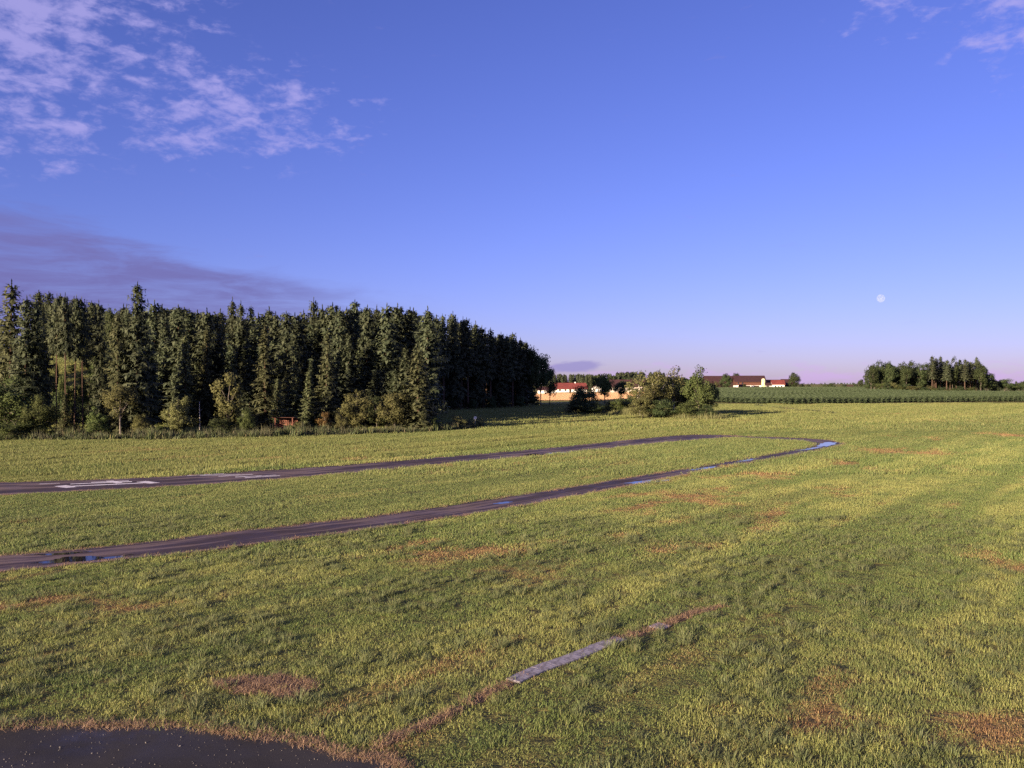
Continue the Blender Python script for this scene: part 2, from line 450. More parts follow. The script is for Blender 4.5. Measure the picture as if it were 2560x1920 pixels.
def plain(name, a, b=None, rough=.7, scale=2.0, spec=.3, bmp=0.0):
    m, t, o = material(name)
    if b is None: b = tuple(x * .75 for x in a)
    n = t.noise(t.node('ShaderNodeTexCoord').outputs['Object'], scale, 5, .65)
    principled(t, o, t.mix(t.smooth(n, .35, .65), b, a), rough, spec, bump(t, n, bmp, .02) if bmp else None)
    return m
M_PAINT = plain('worn_white_paint', (0.80, 0.77, 0.74), (0.55, 0.50, 0.48), .6, 1.2)
M_SLAB = plain('concrete_slab', (0.30, 0.28, 0.31), (0.15, 0.135, 0.145), .8, 9, .3, .3)
M_DIRT = plain('bare_soil', (0.105, 0.070, 0.055), (0.065, 0.043, 0.034), .95, 6, .1, .6)
M_FSOIL = plain('maize_soil', (0.055, 0.045, 0.026), (0.035, 0.03, 0.018), .95, .5, .1)
M_STONE = plain('gravel_stone', (0.19, 0.175, 0.165), (0.10, 0.092, 0.088), .8, 9)
M_WHITE = plain('white_render', (0.80, 0.77, 0.73), (0.66, 0.62, 0.58), .85, .6)
M_GREYW = plain('grey_render', (0.42, 0.42, 0.42), (0.32, 0.32, 0.32), .85, .6)
M_TAN = plain('tan_render', (0.50, 0.44, 0.38), (0.40, 0.34, 0.29), .85, .6)
M_TILE = plain('red_tiles', (0.19, 0.045, 0.036), (0.12, 0.030, 0.026), .8, .9)
M_TILE_D = plain('dark_tiles', (0.058, 0.024, 0.024), (0.036, 0.017, 0.018), .8, .9)
M_BOARD = plain('weathered_boards', (0.115, 0.048, 0.032), (0.07, 0.030, 0.022), .85, 1.3)
M_DARKW = plain('dark_timber', (0.035, 0.020, 0.017), (0.022, 0.014, 0.012), .85, 1.3)
M_ORANGE = plain('fresh_timber', (0.19, 0.072, 0.046), (0.12, 0.046, 0.030), .8, 2.5)
M_SILO = plain('silo_cream', (0.66, 0.62, 0.36), (0.55, 0.51, 0.27), .6, .5)
M_GLASS = plain('dark_glass', (0.03, 0.035, 0.045), (0.02, 0.022, 0.03), .1, 1, .6)
M_CAR = plain('white_car_paint', (0.80, 0.80, 0.80), (0.74, 0.74, 0.74), .3, 1, .5)
M_TYRE = plain('tyre_rubber', (0.02, 0.02, 0.02), None, .8, 5)
M_HEAP = plain('brown_heap', (0.085, 0.055, 0.040), (0.05, 0.033, 0.026), .95, 1.5, .1, .8)
M_STUBBLE = plain('stubble', (0.60, 0.34, 0.19), (0.50, 0.27, 0.145), .95, .2, .1, .3)
M_TRACK = plain('field_track', (0.34, 0.27, 0.22), (0.25, 0.20, 0.16), .95, .3, .1)
M_DRYGRASS = plain('pale_pasture', (0.20, 0.20, 0.075), (0.15, 0.16, 0.055), .95, .3, .1, .3)

def water_material():
    m, t, o = material('puddle_water')
    pos = t.node('ShaderNodeNewGeometry').outputs['Position']
    n = t.noise(pos, 5, 2, .5)
    p = principled(t, o, (0.018, 0.015, 0.016), 0.025, .5, bump(t, n, .02, .01))
    p.inputs['IOR'].default_value = 1.33
    return m
M_WATER = water_material()


# ------------------------------------------------------------------ ground sheet
def ground_axis(vals): return np.unique(np.concatenate(vals))
gx_ax = ground_axis([np.linspace(-2600, -400, 20), np.linspace(-400, -130, 46), np.linspace(-130, 300, 144), np.linspace(300, 520, 37), np.linspace(520, 2600, 20)])
gy_ax = ground_axis([np.linspace(-300, 0, 10), np.linspace(0, 120, 25), np.linspace(120, 330, 71), np.linspace(330, 700, 75), np.linspace(700, 1800, 56), np.linspace(1800, 3300, 8)])
XX, YY = np.meshgrid(gx_ax, gy_ax); ZZ = terrain(XX, YY)
nx, ny = len(gx_ax), len(gy_ax)
ids = np.arange(nx * ny).reshape(ny, nx)
quads = np.stack([ids[:-1, :-1], ids[:-1, 1:], ids[1:, 1:], ids[1:, :-1]], -1).reshape(-1, 4)
obj('ground', np_mesh('ground', np.stack([XX, YY, ZZ], -1).reshape(-1, 3), quads, M_GROUND, True), kind='structure')


# ------------------------------------------------------------------ paved strips
def resample(pts, n):
    p = np.array([(q.x, q.y) for q in pts])
    for _ in range(3):                                           # corner cutting
        a = p[:-1] * .75 + p[1:] * .25; b = p[:-1] * .25 + p[1:] * .75
        q = np.empty((2 * len(a), 2)); q[0::2] = a; q[1::2] = b
        p = np.vstack([p[:1], q, p[-1:]])
    d = np.concatenate([[0], np.cumsum(np.hypot(*np.diff(p, axis=0).T))])
    s = np.linspace(0, d[-1], n)
    return np.stack([np.interp(s, d, p[:, 0]), np.interp(s, d, p[:, 1])], 1), d[-1]
def wobble(n, amp, k):
    x = np.linspace(0, 1, n)
    return sum(amp / (i + 1) * np.sin(2 * np.pi * (x * k * (i + 1.3) + rng.random())) for i in range(4))
def strip(name, near, far, mat, z=.02, n=160, rows=6, amp=.10, **props):
    a, L = resample([hit(*p) for p in near], n); b, _ = resample([hit(*p) for p in far], n)
    nrm = (b - a) / np.linalg.norm(b - a, axis=1)[:, None]
    a = a + nrm * wobble(n, amp, 14)[:, None]; b = b + nrm * wobble(n, amp, 17)[:, None]
    V, U = [], []
    for r in range(rows + 1):
        f = r / rows; p = a * (1 - f) + b * f
        V.append(np.column_stack([p, np.full(n, z)])); U.append(np.column_stack([np.linspace(0, L, n), np.full(n, f * 5.0)]))
    V = np.vstack(V); U = np.vstack(U)
    I = np.arange((rows + 1) * n).reshape(rows + 1, n)
    F = np.stack([I[:-1, :-1], I[:-1, 1:], I[1:, 1:], I[1:, :-1]], -1).reshape(-1, 4)
    # a skirt so the strip is a slab
    o = obj(name, np_mesh(name, V, F, mat, True, U), kind='structure', **props)
    return o, np.vstack([a, b[::-1]])
RW_NEAR = [(-420, 1262), (-160, 1250), (0, 1239), (250, 1228), (509, 1215), (900, 1182), (1200, 1154), (1475, 1128), (1706, 1104), (1822, 1094.5), (1856, 1092)]
RW_FAR = [(-420, 1226), (-160, 1215), (0, 1208), (200, 1202), (407, 1194.5), (900, 1162), (1200, 1135), (1396, 1119), (1694, 1087.5), (1780, 1087.5), (1850, 1089.5)]
runway, RW_POLY = strip('runway', RW_NEAR, RW_FAR, M_RUNWAY, n=220)
TX_NEAR = [(-420, 1478), (-160, 1452), (0, 1434), (289, 1408), (463, 1387), (637, 1362), (868, 1332), (1100, 1300), (1280, 1272), (1516, 1227), (1675, 1197), (1801, 1170), (1900, 1155), (2020, 1133), (2090, 1118), (2116, 1111), (2100, 1105), (2060, 1098.5), (1960, 1094), (1860, 1091.5), (1800, 1089.5)]
TX_FAR = [(-420, 1434), (-160, 1411), (0, 1395), (289, 1369), (521, 1340), (810, 1306), (1070, 1274), (1200, 1254), (1368, 1230), (1580, 1194), (1738, 1170), (1900, 1141), (1975, 1127), (2025, 1117), (2036, 1112), (2020, 1106.5), (1985, 1102), (1930, 1099.5), (1860, 1096), (1820, 1094), (1790, 1093)]
taxi, TX_POLY = strip('taxiway', TX_NEAR, TX_FAR, M_TAXI, z=.026, n=300, amp=.07)
# the asphalt yard under the camera
pad_px = [(-300, 1836), (0, 1833), (180, 1834), (330, 1831), (480, 1836), (600, 1846), (690, 1868), (800, 1888), (870, 1905), (940, 1925), (1010, 1960)]
pad_top = [hit(*p) for p in pad_px]
pt, _ = resample(pad_top, 120); pt[:, 1] += wobble(120, .06, 20)
padv = [(x, y, .03) for x, y in pt] + [(pt[-1, 0] + .8, 6.0, .03), (pt[0, 0], 6.0, .03)]
PAD_POLY = np.array([(v[0], v[1]) for v in padv])
pad = obj('asphalt_yard', py_mesh('asphalt_yard', padv, [tuple(range(len(padv)))[::-1]], M_PAD), kind='structure')

def patch(name, px_pts, z, mat, parent=None, thick=.0, **props):
    P = [hit(*p) for p in px_pts]
    v = [(p.x, p.y, z) for p in P]; n = len(v)
    f = [tuple(range(n))]
    me = py_mesh(name, v, f, mat)
    if me.polygons[0].normal.z < 0: me.flip_normals()
    return obj(name, me, parent, **props)
def bar(p, q, w, z=.024):
    """painted bar from pixel p to pixel q, w metres wide"""
    a, b = hit(*p), hit(*q); d = (b - a); d.z = 0; d.normalize(); nrm = Vector((-d.y, d.x, 0)) * w / 2
    # ragged long sides
    k = 14; v = []
    for i in range(k): v.append(a.lerp(b, i / (k - 1)) + nrm * (1 + random.uniform(-.14, .1)))
    for i in range(k)[::-1]: v.append(a.lerp(b, i / (k - 1)) - nrm * (1 + random.uniform(-.14, .1)))
    me = py_mesh('marking', [(x.x, x.y, z) for x in v], [tuple(range(2 * k))], M_PAINT)
    if me.polygons[0].normal.z < 0: me.flip_normals()
    obj('marking', me, runway)
for p, q, w in [((158, 1217.5), (386, 1208.5), .50), ((176, 1211.5), (330, 1205), .42), ((228, 1207.5), (322, 1203.8), .42),
                ((546, 1192.5), (632, 1187.6), .34), ((588, 1195), (655, 1191), .34), ((612, 1197), (700, 1190.5), .34),
                ((468, 1190.4), (560, 1186.0), .26), ((500, 1191.4), (600, 1187.0), .26), ((98, 1212.2), (150, 1210.5), .22), ((640, 1192.6), (690, 1189.2), .22)]:
    bar(p, q, w)
for p, q, w in [((150, 1215.5), (178, 1220), .8), ((352, 1206.3), (388, 1210.5), .8), ((272, 1204.2), (300, 1210.5), .5)]:
    bar(p, q, w, .028)

# puddles
def puddle(outline, z, label):
    P = [hit(*p) for p in outline]; P.append(P[0])
    a, _ = resample(P, 60)
    c = a.mean(0); k = 1 + .12 * wobble(60, 1, 5)
    v = [(x, y, z) for x, y in (c + (a - c) * k[:, None])]
    me = py_mesh('puddle', v[:-1], [tuple(range(59))], M_WATER)
    if me.polygons[0].normal.z < 0: me.flip_normals()
    obj('puddle', me, kind='structure', label=label)
PUD = [([(92, 1413), (150, 1400), (215, 1395), (265, 1397), (350, 1389), (300, 1399), (230, 1408), (150, 1414)], .032, 'dark puddle mirroring the wood at the left end of the taxiway'),
       ([(56, 1396), (150, 1387), (240, 1379), (160, 1391)], .032, 'thin dark strip of water along the far edge of the taxiway'),
       ([(1300, 1141), (1345, 1136), (1430, 1130), (1478, 1127), (1440, 1133), (1370, 1140)], .026, 'long puddle on the far runway mirroring the farmhouses'),
       ([(1296, 1139.6), (1330, 1136), (1352, 1134.6), (1310, 1139)], .026, 'thin sliver of water on the far runway left of the long puddle'),
       ([(1562, 1210), (1605, 1203), (1660, 1199), (1690, 1199), (1640, 1207), (1590, 1212)], .032, 'sky-blue puddle midway along the taxiway'),
       ([(1715, 1178), (1760, 1170), (1800, 1167), (1770, 1174)], .032, 'puddle on the taxiway just past its middle puddle'),
       ([(1838, 1156), (1870, 1149), (1895, 1147), (1870, 1153)], .032, 'pale puddle on the taxiway before the bend'),
       ([(2040, 1118), (2056, 1107), (2088, 1105), (2092, 1111), (2066, 1117)], .032, 'broad bright puddle on the bend of the taxiway'),
       ([(1990, 1127), (2040, 1119), (2060, 1118), (2020, 1126)], .032, 'bright streak of water just below the bend of the taxiway'),
       ([(1230, 1262), (1262, 1258), (1285, 1256), (1262, 1262)], .032, 'small dark puddle on the taxiway below the runway puddle')]
for p, z, l in PUD: puddle(p, z, l)


# ------------------------------------------------------------------ scattering
def inside(poly, x, y):
    px, py = poly[:, 0], poly[:, 1]; n = len(px); r = np.zeros(len(x), bool); j = n - 1
    for i in range(n):
        c = ((py[i] > y) != (py[j] > y))
        with np.errstate(divide='ignore', invalid='ignore'):
            xs = (px[j] - px[i]) * (y - py[i]) / (py[j] - py[i]) + px[i]
        r ^= c & (x < xs); j = i
    return r
class VNoise:
    def __init__(self, seed): self.g = np.random.default_rng(seed).random((256, 256))
    def __call__(self, x, y):
        xi = np.floor(x).astype(int); yi = np.floor(y).astype(int); fx = x - xi; fy = y - yi
        fx = fx * fx * (3 - 2 * fx); fy = fy * fy * (3 - 2 * fy); g = self.g
        a = g[xi % 256, yi % 256]; b = g[(xi + 1) % 256, yi % 256]; c = g[xi % 256, (yi + 1) % 256]; d = g[(xi + 1) % 256, (yi + 1) % 256]
        return (a * (1 - fx) + b * fx) * (1 - fy) + (c * (1 - fx) + d * fx) * fy
    def fbm(self, x, y, o=3): return sum(self(x * 2 ** i, y * 2 ** i) / 2 ** i for i in range(o)) / sum(1 / 2 ** i for i in range(o))
N1, N2, N3 = VNoise(1), VNoise(2), VNoise(3)

def make_scatter_group():
    g = bpy.data.node_groups.new('scatter', 'GeometryNodeTree')
    g.interface.new_socket('Geometry', in_out='INPUT', socket_type='NodeSocketGeometry')
    g.interface.new_socket('Collection', in_out='INPUT', socket_type='NodeSocketCollection')
    g.interface.new_socket('Geometry', in_out='OUTPUT', socket_type='NodeSocketGeometry')
    n, l = g.nodes, g.links
    gi = n.new('NodeGroupInput'); go = n.new('NodeGroupOutput')
    ci = n.new('GeometryNodeCollectionInfo'); ci.inputs['Separate Children'].default_value = True; ci.inputs['Reset Children'].default_value = True
    l.new(gi.outputs[1], ci.inputs['Collection'])
    iop = n.new('GeometryNodeInstanceOnPoints'); iop.inputs['Pick Instance'].default_value = True
    def attr(name, typ):
        a = n.new('GeometryNodeInputNamedAttribute'); a.data_type = typ; a.inputs['Name'].default_value = name; return a.outputs[0]
    l.new(gi.outputs[0], iop.inputs['Points']); l.new(ci.outputs[0], iop.inputs['Instance'])
    l.new(attr('pick', 'INT'), iop.inputs['Instance Index'])
    e = n.new('FunctionNodeEulerToRotation'); l.new(attr('turn', 'FLOAT_VECTOR'), e.inputs[0]); l.new(e.outputs[0], iop.inputs['Rotation'])
    l.new(attr('size', 'FLOAT_VECTOR'), iop.inputs['Scale'])
    l.new(iop.outputs[0], go.inputs[0])
    return g
SCATTER = make_scatter_group()
def proto_collection(name, meshes):
    c = bpy.data.collections.new(name)
    for i, me in enumerate(meshes):
        c.objects.link(bpy.data.objects.new('%s_%02d' % (name, i), me))
    return c
def scatter(name, pts, turn, size, pick, coll, label, cat=None, green=None, dry=None):
    me = bpy.data.meshes.new(name); n = len(pts)
    me.vertices.add(n); me.vertices.foreach_set('co', np.asarray(pts, np.float32).ravel())
    a = me.attributes.new('turn', 'FLOAT_VECTOR', 'POINT'); a.data.foreach_set('vector', np.asarray(turn, np.float32).ravel())
    a = me.attributes.new('size', 'FLOAT_VECTOR', 'POINT'); a.data.foreach_set('vector', np.asarray(size, np.float32).ravel())
    a = me.attributes.new('pick', 'INT', 'POINT'); a.data.foreach_set('value', np.asarray(pick, np.int32))
    if green is not None:
        a = me.attributes.new('green', 'FLOAT_COLOR', 'POINT'); a.data.foreach_set('color', np.column_stack([green, np.ones(n)]).astype(np.float32).ravel())
        a = me.attributes.new('dry', 'FLOAT', 'POINT'); a.data.foreach_set('value', np.asarray(dry, np.float32))
    o = obj(name, me, kind='stuff', label=label)
    if cat: o['category'] = cat
    md = o.modifiers.new('scatter', 'NODES'); md.node_group = SCATTER
    md[[s.identifier for s in SCATTER.interface.items_tree if s.name == 'Collection'][0]] = coll
    return o
def tuft(name, n, rad, h0, h1, w, lean, mat, flat=0.0, seed=0, segs=2, splay=False):
    r = np.random.default_rng(seed); V, F, T = [], [], []
    for i in range(n):
        a = r.random() * 6.283; d = rad * math.sqrt(r.random())
        x, y = d * math.cos(a), d * math.sin(a)
        if splay: b = a + r.normal(0, .5)
        else: b = r.random() * 6.283
        h = h0 + (h1 - h0) * r.random() ** 1.3
        ln = abs(r.normal(0, lean)) + (.35 * d / rad * lean * 2 if splay else 0)
        dx, dy = math.cos(b), math.sin(b); fa = r.random() * 6.283; ux, uy = math.cos(fa) * w / 2, math.sin(fa) * w / 2
        ww = r.uniform(.7, 1.25); ux *= ww; uy *= ww
        tone = r.random(); base = len(V)
        ln = min(ln, 1.3)
        if flat and r.random() < flat: ln = r.uniform(1.2, 1.5)
        up0, o0 = math.cos(ln * .45), math.sin(ln * .45); up1, o1 = math.cos(min(ln * 1.5, 1.62)), math.sin(min(ln * 1.5, 1.62))
        p0 = np.array([x, y, -.02]); p1 = p0 + np.array([dx * o0, dy * o0, up0]) * h * .55; p2 = p1 + np.array([dx * o1, dy * o1, up1]) * h * .5
        u = np.array([ux, uy, 0])
        V += [p0 - u, p0 + u, p1 - u * .85, p1 + u * .85, p2]; T += [tone] * 5
        F += [(base, base + 1, base + 3, base + 2), (base + 2, base + 3, base + 4, base + 4)]
    me = bpy.data.meshes.new(name)
    me.from_pydata([tuple(v) for v in V], [], [f if f[2] != f[3] else f[:3] for f in F]); me.update()
    a = me.attributes.new('tone', 'FLOAT', 'POINT'); a.data.foreach_set('value', np.array(T, np.float32))
    me.materials.append(mat)
    return me
def ring(y0, y1, dens, side=2.5):
    area = .5 * (1.24 * y1 + 2 * side + 1.24 * y0 + 2 * side) * (y1 - y0); n = int(area * dens)
    u = rng.random(n); a, b = .62, side
    # more points where the frustum is wider
    y = (-b + np.sqrt(b * b + 2 * a * (a * y0 * y0 / 2 + b * y0 + u * (a * (y1 * y1 - y0 * y0) / 2 + b * (y1 - y0))))) / a
    x = (rng.random(n) * 2 - 1) * (.62 * y + side)
    return x, y
# path and bare patch outlines first, so that the sward leaves them free
PATH_C = [(930, 1885), (990, 1858), (1110, 1800), (1230, 1745), (1340, 1692), (1440, 1652), (1540, 1612), (1640, 1575), (1720, 1548), (1800, 1523)]
pc, PATH_L = resample([hit(*p) for p in PATH_C], 90)
tan = np.gradient(pc, axis=0); tan /= np.linalg.norm(tan, axis=1)[:, None]; nrm2 = np.stack([-tan[:, 1], tan[:, 0]], 1)
fr = np.linspace(0, 1, 90); show = np.interp(fr, [0, .30, .40, .70, .78, 1], [.45, .6, 1, 1, .7, .5])[:, None]
def ribbon(w): return np.vstack([pc + nrm2 * (w * show + wobble(90, .03, 9)[:, None]), (pc - nrm2 * (w * show + wobble(90, .03, 11)[:, None]))[::-1]])
PATH_POLY = ribbon(.20)
BARE_PX = [(532, 1728), (600, 1712), (680, 1702), (760, 1708), (800, 1716), (850, 1716), (800, 1728), (770, 1745), (700, 1753), (620, 1750), (560, 1738)]
bp, _ = resample([hit(*p) for p in BARE_PX + BARE_PX[:1]], 60); bp = bp.mean(0) + (bp - bp.mean(0)) * (1 + .10 * wobble(60, 1, 4) + .07 * wobble(60, 1, 11))[:, None]; BARE_POLY = bp
def shrink(poly, d):
    c = poly.mean(0); v = poly - c; l = np.linalg.norm(v, axis=1)[:, None]; return c + v * np.maximum(1 - d / l, .1)
def keep(x, y, paved=True):
    k = ~(inside(RW_POLY, x, y) | inside(TX_POLY, x, y) | inside(PAD_POLY, x, y) | (inside(PATH_POLY, x, y) & (rng.random(len(x)) > .08)) | (inside(BARE_POLY, x, y) & (rng.random(len(x)) > .14)))
    return k
GD = np.array([math.cos(R(53)), math.sin(R(53))]); GN = np.array([-GD[1], GD[0]])
DRYF = np.array(DRY)
def ss(v, a, b): return sstep((v - a) / (b - a))
def mixc(f, a, b):
    f = np.asarray(f)[:, None]; return np.asarray(a) * (1 - f) + np.asarray(b) * f
# lusher lanes in the near meadow (old wheel tracks): photo pixels of their ends, half width in metres
LANES = [((1000, 1440), (1300, 1398), .45, .8), ((1300, 1398), (1560, 1345), .45, .7), ((900, 1508), (1290, 1437), .6, .9), ((1290, 1437), (1720, 1310), .6, .9), ((1720, 1310), (2060, 1225), .8, .6), ((1450, 1470), (1780, 1380), .5, .6),
         ((1860, 1450), (2300, 1250), .35, .5), ((2060, 1500), (2500, 1290), .35, .5), ((300, 1600), (900, 1508), .7, .5), ((2150, 1084), (2560, 1078), 1.6, .8), ((1850, 1086), (2150, 1084), 1.5, .7)]
def lanes(x, y):
    o = np.zeros(len(x))
    for p, q, w, k in LANES:
        a, b = hit(*p), hit(*q); d = np.array([b.x - a.x, b.y - a.y]); L = np.linalg.norm(d); d /= L
        u = (x - a.x) * d[0] + (y - a.y) * d[1]; v = np.abs(-(x - a.x) * d[1] + (y - a.y) * d[0] + .5 * (N3(u * .4 + 7, u * 0 + w * 31) - .5))
        o = np.maximum(o, k * np.clip(1.4 - v / w, 0, 1) * ss(u, -1.5, 1.5) * ss(L - u, -1.5, 1.5))
    return o
def growth(x, y):
    """colour and dryness of the sward at points"""
    along, across = x * GD[0] + y * GD[1], x * GN[0] + y * GN[1]
    big = N1.fbm(x * .05 + 3, y * .05, 3); lane = N2.fbm(along * .20, across * .85, 4); mid = N3.fbm(x * .42, y * .42, 3); clump = N1.fbm(x * 1.2 + 40, y * 1.2, 3); streak = N3.fbm(along * .05, across * .5, 3)
    d = np.zeros(len(x))
    for cx, cy, rx, ry, s in DRY:
        r = np.hypot((x - cx) / rx, (y - cy) / ry); d = np.maximum(d, s * ss(r, 1.25, 0))
    dn = .35 * mid + .25 * clump + .4 * lane
    d = ss(d + (dn - .5) * 2.6, .34, 1.2)
    d = np.maximum(d, .6 * ss(.6 * lane + .4 * big, .60, .78))
    g = mixc(ss(.25 * big + .35 * lane + .4 * N2.fbm(along * .025 + 5, across * .55, 3), .41, .59), (0.142, 0.178, 0.054), (0.262, 0.262, 0.086))
    g = mixc(.7 * ss(clump, .46, .22), g, (0.112, 0.142, 0.054))
    g = mixc(.5 * ss(mid, .42, .22), g, (0.115, 0.146, 0.052))
    band = y - .95 * x
    g = mixc(.6 * ss(band, 48, 54) * ss(band, 90, 82), g, mixc(clump, (0.088, 0.125, 0.040), (0.170, 0.182, 0.064)))
    g = mixc(.7 * ss(band, 90, 96), g, mixc(streak, (0.136, 0.168, 0.050), (0.226, 0.220, 0.074)))
    g = g * (1 - .17 * np.maximum(ss(band, 90, 96), ss(y, 95, 125)))[:, None]          # sward colour lowered beyond the runway and farther out
    ln = lanes(x, y)
    g = mixc(.8 * ln, g, (0.082, 0.108, 0.040)) * np.array([1.06, 1.15, 1.12]); d = d * (1 - .8 * ln)
    return g, d, ln
def sward(name, rings, coll, label, tall=1.0, nvar=4, tuss=None):
    P, T, S, K, C, D = [], [], [], [], [], []
    for (y0, y1, dens, sc) in rings:
        x, y = ring(y0, y1, dens)
        m = keep(x, y); x, y = x[m], y[m]
        along, across = x * GD[0] + y * GD[1], x * GN[0] + y * GN[1]
        col, dr, ln = growth(x, y)
        clump = N1.fbm(x * 1.7, y * 1.7); rows = N3.fbm(along * .06, across * .75, 2)
        mow = N2.fbm(along * .025 + 5, across * .55, 3)
        h = .46 + .75 * clump ** 1.3 + 1.0 * (mow - .5) + .3 * (rows - .5); h = np.maximum(h, .2)
        h *= 1 - .50 * dr
        h *= np.where(N2(along * .03, across * .33) > .86, .45, 1) * (1 - .4 * ln)
        h *= np.where((y - .95 * x) > 88, 1.25, 1)
        thin = rng.random(len(x)) > .35 * dr
        x, y, h, col, dr = x[thin], y[thin], h[thin], col[thin], dr[thin]
        n = len(x)
        P.append(np.column_stack([x, y, terrain(x, y)])); T.append(np.column_stack([np.zeros(n), np.zeros(n), rng.random(n) * 6.283]))
        j = rng.uniform(.8, 1.25, n) * sc
        S.append(np.column_stack([j, j, h * tall * rng.uniform(.75, 1.3, n) * np.sqrt(sc)]))
        K.append(rng.integers(0, nvar, n)); C.append(col); D.append(dr)
    return scatter(name, np.vstack(P), np.vstack(T), np.vstack(S), np.concatenate(K), coll, label, green=np.vstack(C), dry=np.concatenate(D))
c_near = proto_collection('near_tuft', [tuft('near_tuft', 40, .20, .06, .24, .0105, .5, M_GRASS, seed=s) for s in range(5)])
c_mid = proto_collection('mid_tuft', [tuft('mid_tuft', 36, .34, .08, .26, .020, .45, M_GRASS, seed=20 + s) for s in range(5)])
c_far = proto_collection('far_tuft', [tuft('far_tuft', 44, .75, .12, .34, .030, .5, M_GRASS, seed=40 + s) for s in range(5)])
c_hay = proto_collection('hay_tuft', [tuft('hay_tuft', 40, 1.6, .16, .45, .07, .5, M_GRASS, seed=60 + s) for s in range(5)])
sward('meadow_grass', [(13.0, 34, 28, 1.0)], c_near, 'mown grass of the near meadow with parched patches', tall=.62, nvar=5)
sward('meadow_grass', [(34, 66, 17, 1.0)], c_mid, 'mown grass along the taxiway and round its loop', tall=.66, nvar=5)
sward('meadow_grass', [(66, 130, 4.6, 1.0)], c_far, 'riper grass between the runway and the reeds', nvar=5)
sward('meadow_grass', [(130, 290, .75, 1.0)], c_hay, 'far meadow running up to the maize and the copses', nvar=5)

# tussocks: broader blue-green clumps
c_tus = proto_collection('tussock', [tuft('tussock', 50, .13, .16, .36, .012, .55, M_TUSSOCK, seed=80 + s, splay=True) for s in range(5)])
x, y = ring(13, 45, 3.4); m = keep(x, y) & (N1.fbm(x * .55 + 9, y * .55) > .47) & (growth(x, y)[1] < .4); x, y = x[m], y[m]; n = len(x)
j = rng.uniform(.55, 1.25, n)
scatter('tussock_grass', np.column_stack([x, y, terrain(x, y)]), np.column_stack([np.zeros(n), np.zeros(n), rng.random(n) * 6.28]), np.column_stack([j, j, j * rng.uniform(.7, 1.1, n)]), rng.integers(0, 5, n), c_tus, 'blue-green tussocks dotted through the near meadow')

# straw: along the yard edge, the path and the bare patch
c_straw = proto_collection('straw_tuft', [tuft('straw_tuft', 26, .20, .10, .30, .007, 1.0, M_STRAW, flat=.75, seed=100 + s) for s in range(5)])
def along_poly(line, n, spread):
    i = rng.random(n) * (len(line) - 1); a = np.floor(i).astype(int); f = (i - a)[:, None]
    p = line[a] * (1 - f) + line[np.minimum(a + 1, len(line) - 1)] * f
    return p + rng.normal(0, spread, (n, 2))
q = along_poly(pt, 1000, .09) + np.array([0, .07]); sp = [q[rng.random(len(q)) < .05 + 1.0 * N1.fbm(q[:, 0] * .9, q[:, 1] * .9) ** 1.5]]
q = along_poly(pc, 300, .07); sl = np.linspace(0, 1, 90)
slab_zone = lambda p: np.array([np.argmin(np.hypot(*(pc - a).T)) for a in p]) / 89.0
gp = lambda *p: np.array([[hit(*p).x, hit(*p).y]])
ZA, ZB, ZC = float(slab_zone(gp(1312, 1714))[0]), float(slab_zone(gp(1535, 1613))[0]), float(slab_zone(gp(1650, 1580))[0])
z_ = slab_zone(q); q = q[~(((z_ > ZA) & (z_ < ZB)) & (rng.random(len(q)) < .93))]; sp.append(q)
bx = rng.uniform(bp[:, 0].min(), bp[:, 0].max(), 420); by = rng.uniform(bp[:, 1].min(), bp[:, 1].max(), 420); m = inside(BARE_POLY, bx, by); sp.append(np.column_stack([bx[m], by[m]]))
for (edge, cnt) in ((TX_POLY, 1500), (RW_POLY, 900)): sp.append(along_poly(edge, cnt, .16))
sp = np.vstack(sp); n = len(sp); j = rng.uniform(.6, 1.15, n)
scatter('straw', np.column_stack([sp, np.full(n, .03)]), np.column_stack([rng.normal(0, .08, n), rng.normal(0, .08, n), rng.random(n) * 6.28]), np.column_stack([j, j, j * .6]), rng.integers(0, 5, n), c_straw, 'dead reddish straw along the yard edge, slab path and strips')

# bare patch and slab path
obj('soil_patch', py_mesh('soil_patch', [(x, y, .012) for x, y in bp[:-1]], [tuple(range(59))], M_DIRT), kind='structure')
pv = ribbon(.24); npv = 90
path = obj('path', np_mesh('path', np.column_stack([pv, np.full(180, .008)]), [(i, i + 1, 178 - i, 179 - i) for i in range(89)], M_DIRT), kind='structure')
def slab_at(s0, s1, w=.215):
    k = np.linspace(s0, s1, 2) * 89; P = [np.array([np.interp(v, np.arange(90), pc[:, 0]), np.interp(v, np.arange(90), pc[:, 1])]) for v in k]
    c = (P[0] + P[1]) / 2; d = P[1] - P[0]; L = np.linalg.norm(d); a = math.atan2(d[1], d[0])
    g = Geo(); h = L / 2 - .008; b = .012
    g.v = [(-h, -w, 0), (h, -w, 0), (h, w, 0), (-h, w, 0), (-h, -w, .035), (h, -w, .035), (h, w, .035), (-h, w, .035), (-h + b, -w + b, .045), (h - b, -w + b, .045), (h - b, w - b, .045), (-h + b, w - b, .045)]
    g.f = [(0, 1, 5, 4), (1, 2, 6, 5), (2, 3, 7, 6), (3, 0, 4, 7), (4, 5, 9, 8), (5, 6, 10, 9), (6, 7, 11, 10), (7, 4, 8, 11), (8, 9, 10, 11)]
    o = obj('slab', g.mesh('slab', M_SLAB), path, (c[0], c[1], .012)); o.rotation_euler = (random.uniform(-.02, .02), random.uniform(-.02, .02), a + random.uniform(-.02, .02))
step = .5 / PATH_L
ss = ZA
while ss < ZB:
    slab_at(ss, ss + step); ss += step
slab_at(ZC, ZC + step)
